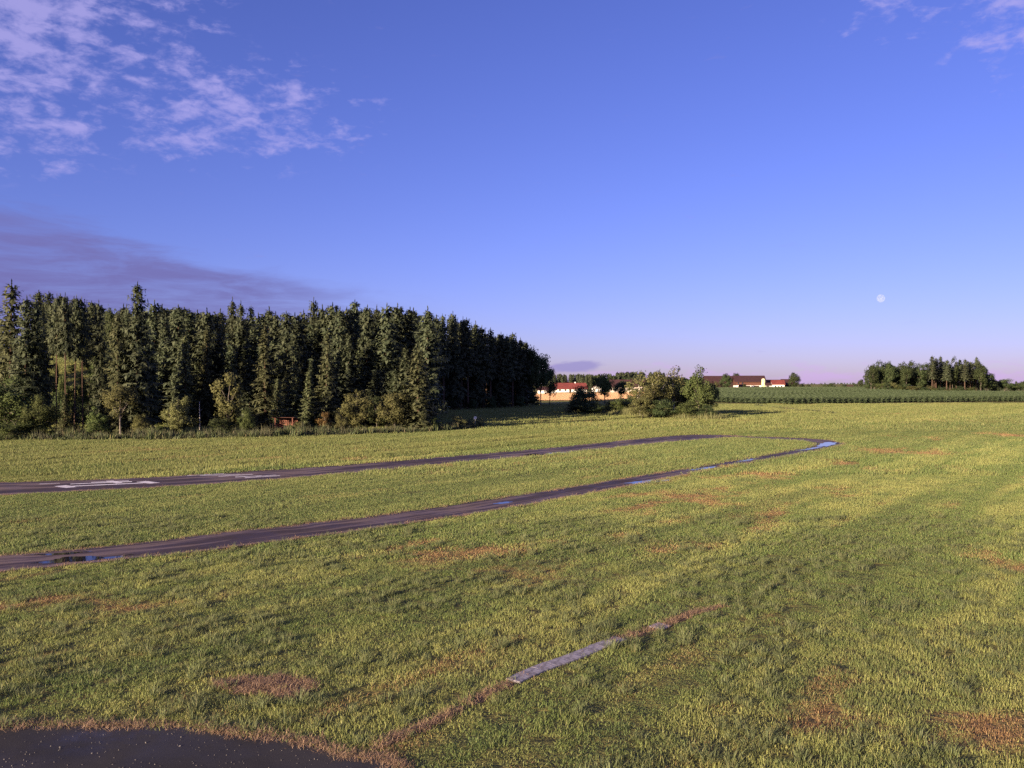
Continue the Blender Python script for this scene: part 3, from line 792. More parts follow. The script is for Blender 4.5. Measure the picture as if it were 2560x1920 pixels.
# loose gravel on the yard
def pebble(seed):
    r = np.random.default_rng(seed); v = [(0, 0, .6), (1, 0, 0), (.3, .9, .05), (-.8, .6, 0), (-.8, -.6, .05), (.3, -.9, 0), (0, 0, -.4)]
    v = [tuple(np.array(p) * .012 * r.uniform(.7, 1.3, 3)) for p in v]
    f = [(0, i, i % 5 + 1) for i in range(1, 6)] + [(6, i % 5 + 1, i) for i in range(1, 6)]
    return py_mesh('pebble', v, f, M_STONE)
c_peb = proto_collection('pebble', [pebble(s) for s in range(4)])
x = rng.uniform(-10.5, -1, 800); y = rng.uniform(13.5, 17.6, 800); m = inside(PAD_POLY, x, y); x, y = x[m], y[m]; n = len(x)
j = rng.uniform(.4, 1.0, n) + (rng.random(n) < .06) * .9
scatter('gravel', np.column_stack([x, y, np.full(n, .034)]), rng.random((n, 3)) * 6, np.column_stack([j, j, j]), rng.integers(0, 4, n), c_peb, 'pale grit scattered over the dark asphalt yard')


# ------------------------------------------------------------------ trees
def cards(C, A, B, tone, mat, name, soft=None):
    """diamond leaf cards: centres, half length vectors, half width vectors"""
    n = len(C); V = np.empty((n, 4, 3)); V[:, 0] = C - A; V[:, 1] = C + B; V[:, 2] = C + A; V[:, 3] = C - B
    me = np_mesh(name, V.reshape(-1, 3), np.arange(n * 4).reshape(n, 4), mat)
    a = me.attributes.new('tone', 'FLOAT', 'POINT'); a.data.foreach_set('value', np.repeat(tone, 4).astype(np.float32))
    if soft is not None:
        a = me.attributes.new('soft', 'FLOAT_VECTOR', 'POINT'); a.data.foreach_set('vector', np.repeat(unit(soft), 4, axis=0).astype(np.float32).ravel())
    return me
def unit(v): return v / np.maximum(np.linalg.norm(v, axis=-1, keepdims=True), 1e-6)
def spruce(seed, start=.12, rmax=3.0, mat=None, dens=1.0, shape=.8, ragged=.25, bole=1.0):
    """20 m spruce: trunk and crown meshes"""
    r = np.random.default_rng(seed); H = 20.0
    C, A, B, T = [], [], [], []
    z = H * start
    while z < H - .25:
        t = (z / H - start) / (1 - start)
        rad = rmax * (1 - t) ** shape * r.uniform(1 - ragged, 1 + ragged * .6)
        if t < .15: rad *= .65 + .35 * t / .15
        nb = max(4, int(7 * dens * (0.6 + .5 * (1 - t))))
        a0 = r.random() * 6.28
        for k in range(nb):
            phi = a0 + 6.283 * k / nb + r.normal(0, .22); L = max(.25, rad * r.uniform(.62, 1.12)); zb = z + r.normal(0, .16)
            slope = (-.32 + .95 * t) + r.normal(0, .10); droop = .30 * (1 - t)
            ca, sa = math.cos(phi), math.sin(phi)
            ns = max(2, int(L / .34)); tn = r.uniform(.0, .35)
            for s in np.linspace(.25 if L > 1 else .1, 1, ns):
                px = np.array([ca * L * s, sa * L * s, zb + L * (slope * s - droop * s * s + droop * .55 * s ** 4)])
                for sd in (-1, 1):
                    al = phi + sd * r.uniform(.5, 1.15); ln = (.34 + .40 * (1 - s)) * r.uniform(.7, 1.3) * (0.6 + .4 * min(1, L / 2)); dz = r.uniform(-.55, -.05)
                    d = np.array([math.cos(al), math.sin(al), dz]); d /= np.linalg.norm(d)
                    w = np.cross(d, np.array([r.normal(0, .5), r.normal(0, .5), 1.0])); w /= np.linalg.norm(w)
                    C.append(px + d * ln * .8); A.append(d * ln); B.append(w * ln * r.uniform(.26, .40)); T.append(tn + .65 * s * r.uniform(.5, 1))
                # hanging spray
                d = np.array([ca * .25 + r.normal(0, .2), sa * .25 + r.normal(0, .2), -1.0]); d /= np.linalg.norm(d); ln = r.uniform(.28, .55)
                w = unit(np.array([-sa, ca, r.normal(0, .3)]))
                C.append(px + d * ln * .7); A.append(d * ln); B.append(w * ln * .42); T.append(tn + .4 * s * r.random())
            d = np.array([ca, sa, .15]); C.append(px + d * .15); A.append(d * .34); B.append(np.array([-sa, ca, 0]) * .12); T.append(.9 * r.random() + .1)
        z += (.40 + .22 * (1 - t)) / max(dens, .7) * r.uniform(.8, 1.2)
    for k in range(8):
        d = np.array([r.normal(0, .12), r.normal(0, .12), 1]); C.append(np.array([0, 0, H - .5 + .12 * k])); A.append(d * .35); B.append(np.array([math.cos(k * 2.2), math.sin(k * 2.2), 0]) * .09); T.append(.6)
    C = np.array(C); so = C * np.array([1, 1, 0]); so = unit(so) + np.array([0, 0, .30]) + r.normal(0, .25, C.shape)
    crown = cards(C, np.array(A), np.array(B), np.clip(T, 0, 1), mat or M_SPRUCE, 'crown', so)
    g = Geo(); g.tube([(0, 0, -1.5), (0, 0, 0), (.04, .02, 7), (.0, .04, 14), (0, 0, 19.8)], [.34 * bole, .30 * bole, .22 * bole, .12, .02], 7)
    # dead stubs on the bare bole
    for i in range(int(28 * start) if start > .1 else 0):
        zz = r.uniform(1.5, H * start); a = r.random() * 6.28; l = r.uniform(.4, 1.1)
        g.tube([(math.cos(a) * .2, math.sin(a) * .2, zz), (math.cos(a) * l, math.sin(a) * l, zz - .15)], [.03, .008], 4)
    return g.mesh('trunk', M_BARK, True), crown
def broadleaf(seed, kind='round', mat=None, bark=None, clumps=46, per=130, size=.17, fork=.3, holes=.0):
    """10 m tree, crown about 8 m across"""
    r = np.random.default_rng(seed); H = 10.0
    if kind == 'round': c0, c1, rx = 2.2, 10.0, 4.0
    elif kind == 'tall': c0, c1, rx = 1.6, 10.0, 2.9
    elif kind == 'stem': c0, c1, rx = 3.6, 10.0, 3.6
    else: c0, c1, rx = -.3, 10.0, 4.2                                   # bush
    cen = []
    while len(cen) < clumps:
        d = unit(r.normal(size=3)); q = r.uniform(.35, .92)
        p = np.array([d[0] * rx * q, d[1] * rx * q, (c0 + c1) / 2 + d[2] * (c1 - c0) / 2 * q])
        hz = (p[2] - c0) / (c1 - c0)
        if kind == 'bush': lim = rx * (1.0 if hz < .55 else math.sqrt(max(0.05, 1 - ((hz - .55) / .45) ** 2)))
        else: lim = rx * (math.sin(math.pi * min(.98, max(.04, hz)) ** .8)) ** .55
        if math.hypot(p[0], p[1]) < lim: cen.append(p)
    cen = np.array(cen); cr = r.uniform(.75, 1.5, clumps) * (.8 if kind == 'tall' else 1)
    C, A, B, T, SO = [], [], [], [], []
    for i in range(clumps):
        n = int(per * cr[i] ** 2 / 1.2); d = unit(r.normal(size=(n, 3))); q = (r.random(n) ** .35)[:, None]
        lob = 1 + .35 * np.sin(d[:, :1] * 4 + i) * np.cos(d[:, 1:2] * 4 + 2 * i)
        p = cen[i] + d * q * lob * cr[i] * np.array([1.05, 1.05, .85])
        nrm_ = unit(d * .7 + r.normal(size=(n, 3)) * .8 + np.array([0, 0, .35])); a = unit(np.cross(nrm_, r.normal(size=(n, 3)))); b = np.cross(nrm_, a)
        s = size * r.uniform(.6, 1.35, n)[:, None]
        C.append(p); SO.append(d * .9 + unit(p - np.array([0, 0, (c0 + c1) / 2 - .5])) * .6 + np.array([0, 0, .1])); A.append(a * s); B.append(b * s * .68); T.append(np.clip(r.uniform(0, .35) + .65 * r.random(n), 0, 1))
    C = np.vstack(C); m = C[:, 2] > -.25
    crown = cards(C[m], np.vstack(A)[m], np.vstack(B)[m], np.concatenate(T)[m], mat or M_LEAF, 'crown', np.vstack(SO)[m])
    g = Geo(); f = H * fork
    g.tube([(0, 0, -.6), (0, 0, 0), (r.normal(0, .1), r.normal(0, .1), f), (r.normal(0, .3), r.normal(0, .3), H * .62), (r.normal(0, .4), r.normal(0, .4), H * .9)], [.26, .20, .15, .09, .02], 7)
    for i in r.choice(clumps, min(clumps, 13), replace=False):
        p = cen[i]; zb = min(max(f * .8, p[2] * .55), H * .7); mid_ = np.array([p[0] * .45, p[1] * .45, (zb + p[2]) / 2 + .2])
        g.tube([(0, 0, zb), tuple(mid_), tuple(p)], [.10, .065, .015], 5)
    return g.mesh('trunk', bark or M_BARK_G, True), crown
SP_FULL = [spruce(s, start=.05, rmax=3.1, shape=.85, mat=M_SPRUCE_L) for s in (11, 12, 13)]        # branched to the ground, open-grown
SP_FOR = [spruce(s, start=.10, rmax=3.4, shape=.55, ragged=.45, dens=1.15) for s in (21, 22, 23, 24)]       # forest
SP_HIGH = [spruce(s, start=.42, rmax=3.0, shape=.58, ragged=.45, dens=1.15) for s in (31, 32, 33)]          # bare lower bole
SP_CONE = [spruce(s, start=.04, rmax=3.3, shape=.92, ragged=.35, dens=1.1) for s in (36, 37, 38)]
SP_BARE = [spruce(s, start=st_, rmax=3.0, shape=.55, ragged=.5, dens=1.2, bole=.6) for s, st_ in ((34, .69), (35, .60), (39, .64))]         # very long bare bole
SP_COL = [spruce(s, start=.03, rmax=2.6, shape=.42, ragged=.25, mat=M_SPRUCE_L) for s in (41, 42)]            # columnar
BL_ROUND = [broadleaf(s) for s in (51, 52, 53)]
BL_DARK = [broadleaf(s, mat=M_LEAF_D) for s in (54, 55, 56)]
BL_OLIVE = [broadleaf(s, mat=M_LEAF_Y, kind='tall', clumps=40) for s in (57, 58)]
BL_STEM = [broadleaf(s, kind='stem', mat=M_LEAF_Y, bark=M_BARK_P, clumps=34) for s in (61, 62)]
BL_TALL = [broadleaf(s, kind='tall', bark=M_BIRCH, mat=M_LEAF_Y, clumps=34, per=95) for s in (63, 64)]
BL_COPSE = [broadleaf(s, kind='tall', mat=M_LEAF_D, clumps=44) for s in (65, 66, 67)]
BL_FULL = [broadleaf(s, kind='bush', mat=m_, clumps=60, per=120, fork=.15) for s, m_ in ((68, M_LEAF), (69, M_LEAF_D))]
BUSH = [broadleaf(s, kind='bush', mat=M_LEAF_D, fork=.1) for s in (71, 72)]
BUSH_Y = [broadleaf(s, kind='bush', mat=M_LEAF_Y, fork=.1) for s in (73, 74)]
BUSH_G = [broadleaf(s, kind='bush', fork=.1) for s in (75, 76)]
BUSH_R = [broadleaf(77, kind='bush', mat=M_LEAF_R, fork=.1, per=90)]
BASE = {}
for lst, hh, ww in ((SP_FULL, 20, 3.1), (SP_FOR, 20, 3.4), (SP_HIGH, 20, 3.0), (SP_BARE, 20, 3.0), (SP_CONE, 20, 3.3), (SP_COL, 20, 2.6), (BL_ROUND, 10.6, 4.6), (BL_DARK, 10.6, 4.6), (BL_OLIVE, 10.6, 3.4), (BL_STEM, 10.6, 4.2), (BL_TALL, 10.6, 3.4), (BUSH, 10.6, 4.7), (BL_COPSE, 10.6, 3.4), (BL_FULL, 10.6, 4.7), (BUSH_Y, 10.6, 4.7), (BUSH_G, 10.6, 4.7), (BUSH_R, 10.6, 4.7)):
    BASE[id(lst)] = (hh, ww)
def tree(name, protos, px, y, top, half, label, cat='tree', group=None, i=None, lean=0.0):
    """px centre column, y distance, top row and half width in photo pixels"""
    hh, ww = BASE[id(protos)]
    base = at(px, y); H = max(.4, ztop(top, y) - base.z); w = half / FPX * y / ww
    tm, cm = protos[random.randrange(len(protos)) if i is None else i % len(protos)]
    e = empty(name, base, random.random() * 6.28, label, cat, group)
    if protos is SP_FOR or protos is SP_CONE: w *= 1.22
    e.scale = (w, w, H / hh)
    e.rotation_euler = (random.gauss(0, .012) + lean, random.gauss(0, .012), e.rotation_euler.z)
    obj('trunk', tm, e); obj('crown', cm, e)
    return e
exec_trees = True
# --- front trees, left to right
tree('broadleaf_tree', BL_FULL, 14, 113, 936, 98, 'big round broadleaf tree at the left edge of the picture behind the reeds', i=0)
tree('broadleaf_tree', BL_FULL, 100, 109, 983, 50, 'lower bright broadleaf tree leaning on the big round tree at the left edge', i=0)
tree('broadleaf_tree', BUSH_G, 35, 107, 1040, 66, 'low leafy skirt of bushes under the big left-edge tree', 'bush', i=0)
tree('young_spruce', SP_FULL, 163, 114, 984, 26, 'short dark spruce right of the round tree at the left edge')
tree('young_spruce', SP_FULL, 186, 121, 1002, 24, 'shortest dark spruce beside the shaded gap at the left of the wood')
tree('birch_tree', BL_STEM, 301, 112, 948, 46, 'slim pale-stemmed tree with a small round olive crown standing before the dark wood', i=0)
tree('shrub', BUSH_Y, 447, 114, 980, 46, 'tall olive shrub left of the pale bare pole', 'shrub', i=0)
tree('shrub', BUSH_G, 390, 112, 1058, 24, 'small bright green shrub among the reeds left of the tall olive shrub', 'shrub', i=0)
tree('broadleaf_tree', BL_OLIVE, 571, 117, 922, 50, 'tall narrow olive broadleaf tree between the bare pole and the lit spruces', i=0)
tree('shrub', BUSH, 556, 115, 1036, 46, 'wide dark shrub at the foot of the narrow olive tree', 'shrub', i=0)
tree('spruce_tree', SP_FULL, 665, 129, 813, 50, 'broad sunlit spruce behind the wooden shelter', i=0)
tree('spruce_tree', SP_FULL, 693, 125, 945, 30, 'short lit spruce just in front of the broad one by the shelter', i=1)
tree('spruce_tree', SP_FULL, 735, 136, 862, 36, 'darker spruce right of the broad sunlit one by the shelter', i=2)
tree('spruce_tree', SP_FULL, 772, 131, 925, 32, 'dark low spruce right of the wooden shelter', i=0)
tree('spruce_tree', SP_FULL, 815, 130, 832, 42, 'lit spruce with a russet shrub at its foot', i=1)
tree('shrub', BUSH_G, 243, 111, 1012, 34, 'rounded green shrub between the shaded gap and the slim pale-stemmed tree', 'shrub', i=0)
tree('shrub', BUSH_Y, 352, 113, 1030, 27, 'low olive shrub right of the slim pale-stemmed tree', 'shrub', i=1)
tree('shrub', BUSH_G, 618, 116, 1020, 27, 'green shrub right of the narrow olive tree', 'shrub', i=1)
tree('shrub', BUSH_Y, 855, 121, 1028, 24, 'low olive shrub left of the two round olive bushes', 'shrub', i=0)
tree('shrub', BUSH_R, 812, 123, 1022, 23, 'russet-brown shrub at the foot of a lit spruce', 'shrub')
tree('shrub', BUSH_Y, 748, 120, 1050, 17, 'small shrub right of the wooden shelter', 'shrub', i=1)
tree('spruce_tree', SP_FULL, 872, 150, 848, 46, 'spruce rising behind the left of the two round olive bushes', i=2)
tree('round_bush', BUSH_Y, 893, 126, 964, 54, 'large round olive bush, left one of the pair before the wood', 'bush', i=0)
tree('round_bush', BUSH_Y, 985, 127, 972, 52, 'large round olive bush, right one of the pair beside the columnar spruce', 'bush', i=1)
tree('round_bush', BUSH, 940, 134, 985, 36, 'dark bush showing between the two round olive bushes', 'bush', i=1)
tree('columnar_spruce', SP_COL, 1046, 128, 870, 45, 'columnar olive spruce at the right end of the front row of trees', i=0)
tree('shrub', BUSH_G, 1084, 129, 1040, 28, 'leafy shrub hugging the right foot of the columnar spruce', 'shrub', i=1)
tree('shrub', BUSH_Y, 1146, 133, 1034, 25, 'lone light green shrub right of the columnar spruce', 'shrub', i=0)
# --- distinct spruces of the middle ground
for px, y, top, half, pr, label in [
        (340, 117, 713, 46, SP_FOR, 'tallest spruce of the left wood, its spiky top standing clear of the skyline'),
        (297, 116, 790, 36, SP_COL, 'olive spruce behind the slim pale-stemmed tree'),
        (366, 133, 835, 40, SP_FOR, 'spruce in front of the tallest spiky one, its foot hidden by the heap'),
        (463, 138, 832, 42, SP_FULL, 'cone-shaped spruce rising behind the tall olive shrub'),
        (519, 142, 818, 38, SP_FULL, 'cone-shaped spruce behind the pale bare pole'),
        (413, 155, 790, 34, SP_FOR, 'narrow spruce left of the cone-shaped one above the tall olive shrub'),
        (25, 128, 708, 52, SP_COL, 'bulky dark conifer towering at the left edge above the round broadleaf tree'),
        (52, 121, 862, 34, SP_FOR, 'narrow spruce just behind the big round tree at the left edge'),
        (78, 122, 880, 30, SP_FOR, 'slender olive spruce between left-edge round tree and shaded gap'),
        (211, 190, 818, 22, SP_FULL, 'lone young spruce standing on the sunny clearing'),
        (283, 170, 748, 36, BL_DARK, 'round-topped broadleaf crown on the skyline left of the tallest spruce'),
        (780, 172, 750, 30, SP_FOR, 'sharp-pointed spruce sticking out of the skyline above the shelter'),
        (580, 168, 749, 30, SP_FOR, 'tall spruce at the left side of the dip in the skyline'),
        (603, 165, 756, 28, SP_FOR, 'spruce just left of the lowest dip in the skyline'),
        (628, 170, 768, 24, SP_FOR, 'spruce at the very edge of the skyline dip')]:
    tree('spruce_tree' if pr is not BL_DARK else 'broadleaf_tree', pr, px, y, top, half, label)
for px, y, top, half in ((158, 150, 918, 20), (238, 162, 885, 24), (205, 150, 926, 24), (180, 185, 905, 12), (150, 205, 872, 12), (196, 208, 866, 15), (172, 210, 860, 11), (246, 190, 880, 18), (140, 160, 900, 15)):
    tree('bush', BUSH_G, px, y, top, half, 'bush growing on the lower slope of the sunny clearing', 'bush', group='bushes on the clearing')
tree('bush', BUSH, 222, 185, 868, 22, 'round dark bush on the sunny clearing in the left wood', 'bush', i=1)
for px, top, y in ((141, 742, 118), (164, 738, 116), (186, 745, 119), (208, 750, 120)):
    tree('spruce_tree', SP_BARE, px, y, top, 30, 'bare-stemmed spruce in front of the sunny clearing', group='bare-stemmed spruces before the clearing')
# --- skyline trees
LAND = [(-30, 'the big round tree at the left edge'), (160, 'the sunny clearing'), (301, 'the slim pale-stemmed tree'), (366, 'the cone-shaped brown heap'), (447, 'the tall olive shrub'), (499, 'the pale bare pole'), (571, 'the narrow olive tree'), (650, 'the broad sunlit spruce'),
        (716, 'the wooden shelter'), (772, 'the dark low spruce right of the shelter'), (815, 'the russet shrub'), (893, 'the left round olive bush'), (985, 'the right round olive bush'), (1046, 'the columnar spruce')]
def zone(px, row='inner'):
    if px > 1062: return ('spruce behind the front row of the shaded right-hand edge of the wood', 'spruces behind the shaded edge')
    n_ = min(LAND, key=lambda q: abs(q[0] - px))[1]
    return ('%s spruce of the left wood behind %s' % (row, n_), '%s spruces behind %s' % (row, n_.replace('the ', '', 1)))
SKY = [(98, 728), (122, 731), (150, 737), (187, 744), (228, 755), (305, 765), (388, 757), (406, 764), (445, 768), (460, 772), (476, 778), (492, 780), (515, 777), (550, 777), (537, 786),
       (648, 788), (667, 772), (690, 785), (716, 783), (735, 788), (758, 780), (805, 768), (830, 763), (848, 775), (866, 772), (891, 755), (917, 768), (940, 769), (965, 764), (998, 766), (1026, 775), (1041, 775), (1064, 772)]
ORD = ['first', 'second', 'third', 'fourth', 'fifth', 'sixth', 'seventh', 'eighth', 'ninth', 'tenth', 'eleventh', 'twelfth', 'thirteenth', 'fourteenth', 'fifteenth', 'sixteenth', 'seventeenth']
marks = [(-60, 'the bulky conifer at the left edge'), (340, 'the tallest spiky one'), (640, 'the skyline dip'), (780, 'the sharp-pointed one above the shelter')]
count = {}
for px, top in SKY:
    m_ = [n_ for x_, n_ in marks if x_ < px][-1]; count[m_] = count.get(m_, 0) + 1
    y = (random.uniform(146, 180) if px > 270 else random.uniform(222, 240))
    tree('spruce_tree', SP_FOR, px, y, top, random.uniform(40, 54) * (1 if px > 270 else .75), 'skyline spruce, %s tip right of %s' % (ORD[count[m_] - 1], m_), group='spruces on the skyline of the left wood')
for i in range(62):
    px = 275 + i * 12.6 + random.uniform(-4, 4); tp = np.interp(px, [q[0] for q in SKY], [q[1] for q in SKY]) + random.uniform(6, 26)
    l, g = zone(px, 'high back-row'); tree('spruce_tree', SP_FOR, px, random.uniform(176, 205), tp, random.uniform(40, 56), l, group=g)
# --- fill between the front row and the skyline
px = 268.0
while px < 1060:
    for k in range(2):
        y = random.uniform(142, 158) + 20 * k
        l, g = zone(px, ('cone-shaped', 'tall middle-row')[k])
        if k == 0: tree('spruce_tree', SP_CONE, px + random.uniform(-8, 8), y - 6, random.choice((835, 850, 870, 895, 920)) + random.uniform(-8, 8), random.uniform(38, 50), l, group=g)
        else: tree('spruce_tree', SP_FOR if random.random() < .75 else SP_CONE, px + random.uniform(-8, 8), y, random.uniform(801, 850), random.uniform(40, 54), l, group=g)
    px += random.uniform(26, 34)
for px, y, top, half in [(-40, 170, 735, 48), (-15, 165, 750, 44), (62, 118, 748, 44), (95, 119, 757, 34), (110, 122, 770, 28), (318, 118, 768, 34), (252, 119, 757, 30), (20, 140, 800, 42), (-20, 150, 790, 44), (104, 150, 800, 26), (98, 142, 850, 32),
                         (276, 178, 775, 30), (283, 160, 830, 28), (205, 235, 770, 36), (235, 232, 775, 36), (175, 238, 768, 36), (160, 230, 770, 30), (128, 226, 760, 34), (258, 225, 770, 32), (195, 246, 765, 36), (222, 248, 765, 36), (148, 250, 758, 36), (175, 252, 760, 34), (245, 250, 762, 36), (118, 250, 755, 36)]:
    l, g = zone(px); tree('spruce_tree', SP_FOR, px, y, top, half, l, group=g)
for i, px in enumerate(range(110, 290, 15)):
    tree('bush', BUSH, px, 258 + (i % 3) * 4, 850 + (i * 7) % 17, 20, 'dark bush at the top of the sunny clearing behind the spruces', 'bush', group='bushes above the clearing', i=i)
# dark undergrowth below the clearing
for px, y, top, half in [(205, 135, 1000, 30), (238, 140, 985, 30), (150, 140, 960, 26), (262, 150, 950, 26), (222, 158, 945, 30), (180, 152, 952, 28)]:
    tree('bush', BUSH, px, y, top, half, 'dark undergrowth bush on the shaded slope below the clearing', 'bush', group='undergrowth below the clearing')
# --- the shaded edge that runs back to the right
EDGE = [(1078, 785, 214), (1092, 792, 221), (1110, 789, 224), (1136, 783, 228), (1152, 797, 231), (1170, 799, 233), (1190, 807, 238), (1207, 818, 240), (1226, 824, 244), (1250, 834, 248), (1265, 840, 250), (1281, 834, 254), (1301, 847, 258), (1316, 856, 262)]
l, g = zone(1200)
for i, (px, top, y) in enumerate(EDGE):
    tree('spruce_tree', SP_HIGH if i % 3 else SP_FOR, px, y, top, random.uniform(26, 34), 'front spruce of the shaded wood edge, %s tip right of the columnar spruce' % ORD[i], group='front spruces of the shaded edge')
    tree('spruce_tree', SP_HIGH, px - random.uniform(4, 14), y + random.uniform(7, 14), top + random.uniform(4, 14), random.uniform(22, 28), l, group=g)
    tree('spruce_tree', SP_FOR, px - random.uniform(6, 22), y + random.uniform(16, 30), top + random.uniform(6, 18), random.uniform(24, 30), l, group=g)
    tree('spruce_tree', SP_FOR, px - random.uniform(-6, 16), y + random.uniform(32, 50), top + random.uniform(14, 28), random.uniform(24, 30), l, group=g)
    if i % 2: tree('bush', BUSH, px, y + random.uniform(34, 44), 950, 26, 'dark thicket deep inside the shaded wood edge', 'bush', group='thickets inside the wood')
tree('broadleaf_tree', BL_DARK, 1330, 262, 862, 32, 'dark broadleaf tree just left of the end of the wood', i=0)
tree('broadleaf_tree', BL_DARK, 1352, 268, 868, 36, 'dark broadleaf tree at the right end of the wood, overhanging the meadow', i=1)
tree('broadleaf_tree', BL_DARK, 1374, 274, 912, 24, 'lowest dark crown at the very right tip of the wood', i=2)
for px, y, top, half in [(1228, 238, 985, 16), (1262, 243, 990, 15), (1300, 250, 985, 16), (1180, 232, 992, 14), (1130, 226, 990, 14), (1335, 258, 975, 18)]:
    tree('bush', BUSH, px, y, top, half, 'dark undergrowth bush at the shaded edge of the wood', 'bush', group='undergrowth at the shaded edge')

# --- middle copse and the hedge left of it
tree('broadleaf_tree', BL_FULL, 1462, 205, 957, 46, 'dense dark broadleaf tree left of the middle copse in front of the farmhouse', i=1)
tree('bush', BUSH, 1440, 198, 985, 30, 'dark bush at the left end of the hedge before the stubble field', 'bush', i=0)
tree('bush', BUSH, 1482, 196, 1000, 34, 'dark low bush at the foot of the tree left of the middle copse', 'bush', i=1)
tree('bush', BUSH_G, 1548, 200, 985, 34, 'lit bush in the hedge between two trees before the long brown roof', 'bush', i=0)
tree('broadleaf_tree', BL_DARK, 1552, 330, 946, 22, 'dark tree in front of the left end of the long brown roof', i=1)
tree('bush', BUSH, 1575, 202, 978, 26, 'dark bush just left of the middle copse', 'bush', i=0)
tree('bush', BUSH, 1525, 203, 1000, 26, 'low dark bush in the hollow of the hedge left of the middle copse', 'bush', i=1)
tree('broadleaf_tree', BL_ROUND, 1512, 300, 926, 32, 'round tree on a clear stem between the red roof and the long brown roof', i=1)
tree('birch_tree', BL_TALL, 1600, 182, 922, 42, 'leftmost olive tree of the middle copse', i=0)
tree('birch_tree', BL_TALL, 1648, 178, 909, 42, 'pale-stemmed birch with the left of two high tops in the middle copse', i=1)
tree('birch_tree', BL_TALL, 1684, 182, 910, 38, 'pale-stemmed birch with the right of two high tops in the middle copse', i=0)
tree('broadleaf_tree', BL_OLIVE, 1626, 175, 950, 42, 'lower olive tree in the left half of the middle copse', i=1)
tree('broadleaf_tree', BL_FULL, 1748, 177, 914, 47, 'full green tree at the right end of the middle copse', i=0)
tree('broadleaf_tree', BL_FULL, 1708, 186, 944, 40, 'dark tree filling the middle copse between birch and full green tree', i=1)
tree('broadleaf_tree', BL_DARK, 1778, 181, 952, 26, 'lower dark crown on the right flank of the full green tree', i=2)
tree('broadleaf_tree', BL_FULL, 1690, 192, 935, 44, 'dark tree at the back of the middle copse behind the right birch', i=1)
tree('broadleaf_tree', BL_FULL, 1640, 194, 938, 44, 'dark tree at the back of the middle copse behind the left birch', i=1)
tree('bush', BUSH, 1655, 172, 990, 46, 'dark bush at the foot of the birches in the middle copse', 'bush', i=0)
tree('bush', BUSH_G, 1716, 171, 1000, 38, 'green bush under the middle of the middle copse', 'bush', i=1)
tree('bush', BUSH_Y, 1606, 172, 988, 38, 'olive bush under the leftmost tree of the middle copse', 'bush', i=1)
tree('bush', BUSH, 1766, 170, 1010, 32, 'dark bush under the right end of the middle copse', 'bush', i=1)
# --- round the farm
tree('broadleaf_tree', BL_FULL, 1815, 560, 929, 19, 'dark leafy tree in front of the big barn', i=1)
tree('broadleaf_tree', BL_DARK, 1840, 640, 929, 13, 'tree showing over the barn roof', i=2)
tree('broadleaf_tree', BL_FULL, 1986, 540, 926, 18, 'solitary round tree at the right end of the farm', i=1)
tree('bush', BUSH_G, 2006, 545, 958, 8, 'low bush right of the solitary round tree by the farm', 'bush', i=1)
tree('bush', BUSH, 1862, 560, 957, 7, 'small bush against the front of the big brown barn', 'bush', i=0)
tree('bush', BUSH_Y, 1790, 555, 950, 8, 'olive bush between the middle copse and the dark leafy barn tree', 'bush', i=0)
tree('bush', BUSH, 1782, 548, 958, 10, 'bush at the left barn beside the maize', 'bush', i=0)
tree('bush', BUSH, 1720, 330, 985, 14, 'bush behind the middle copse', 'bush', i=1)
tree('shrub', BUSH, 1981, 245, 1017, 6, 'tiny lone shrub on the field margin below the maize', 'shrub', i=0)
# --- right copse
RC = [(2178, 905, 'b'), (2196, 892, 'b'), (2214, 900, 'b'), (2226, 893, 'b'), (2250, 897, 'b'), (2281, 895, 'b'), (2266, 900, 'b'), (2299, 905, 'b'), (2312, 901, 'b'), (2330, 890, 's'), (2340, 896, 's'), (2351, 891, 's'), (2366, 900, 's'), (2381, 882, 'b'), (2398, 899, 's'), (2412, 898, 's'), (2425, 905, 's'), (2440, 893, 's'), (2452, 900, 'b'), (2466, 914, 'b'), (2474, 932, 'b')]
names = {2178: 'leftmost broadleaf tree of the right copse', 2196: 'high rounded tree near the left end of the right copse', 2330: 'pointed spruce in the centre of the right copse', 2381: 'broadleaf crown standing highest in the right copse', 2440: 'tall spruce near the right end of the right copse', 2466: 'dark tree closing the right end of the right copse', 2474: 'lowest crown at the right end of the right copse'}
for i, (px, top, k) in enumerate(RC):
    y = 452 + (i % 3) * 8
    lab = names.get(px); lone = lab is not None
    if not lone: lab = '%s broadleaf crown from the left in the right copse' % ORD[i] if (k == 'b' and px < 2320) else ('bare-stemmed spruce in the right half of the right copse' if k == 's' else 'broadleaf tree among the spruces of the right copse')
    if k == 'b': tree('broadleaf_tree', BL_COPSE, px, y, top, 20 if px != 2381 else 16, lab, group=None if lone else 'broadleaf trees of the right copse', i=i)
    else: tree('spruce_tree', SP_HIGH, px, y, top, 15, lab, group=None if lone else 'spruces of the right copse', i=i)
for i, px in enumerate((2335, 2360, 2375, 2390, 2405, 2420, 2432, 2446)):
    tree('spruce_tree', SP_HIGH, px, 470 + (i % 2) * 8, 900 + (i * 5) % 11, 14, 'bare-stemmed spruce in the right half of the right copse', group='spruces of the right copse', i=i)
for i, px in enumerate(range(2190, 2470, 24)):
    tree('broadleaf_tree', BL_FULL, px, 486 + (i % 2) * 6, 906 + (i * 7) % 12, 22, 'leafy tree closing the back of the right copse', group='trees closing the back of the right copse', i=1)
for i, px in enumerate((2186, 2205, 2222, 2240, 2258, 2274, 2290, 2306)):
    tree('broadleaf_tree', BL_COPSE, px, 474 + (i % 2) * 7, 900 + (i * 7) % 12, 17, 'broadleaf tree in the back row of the right copse', group='back row of the right copse', i=i)
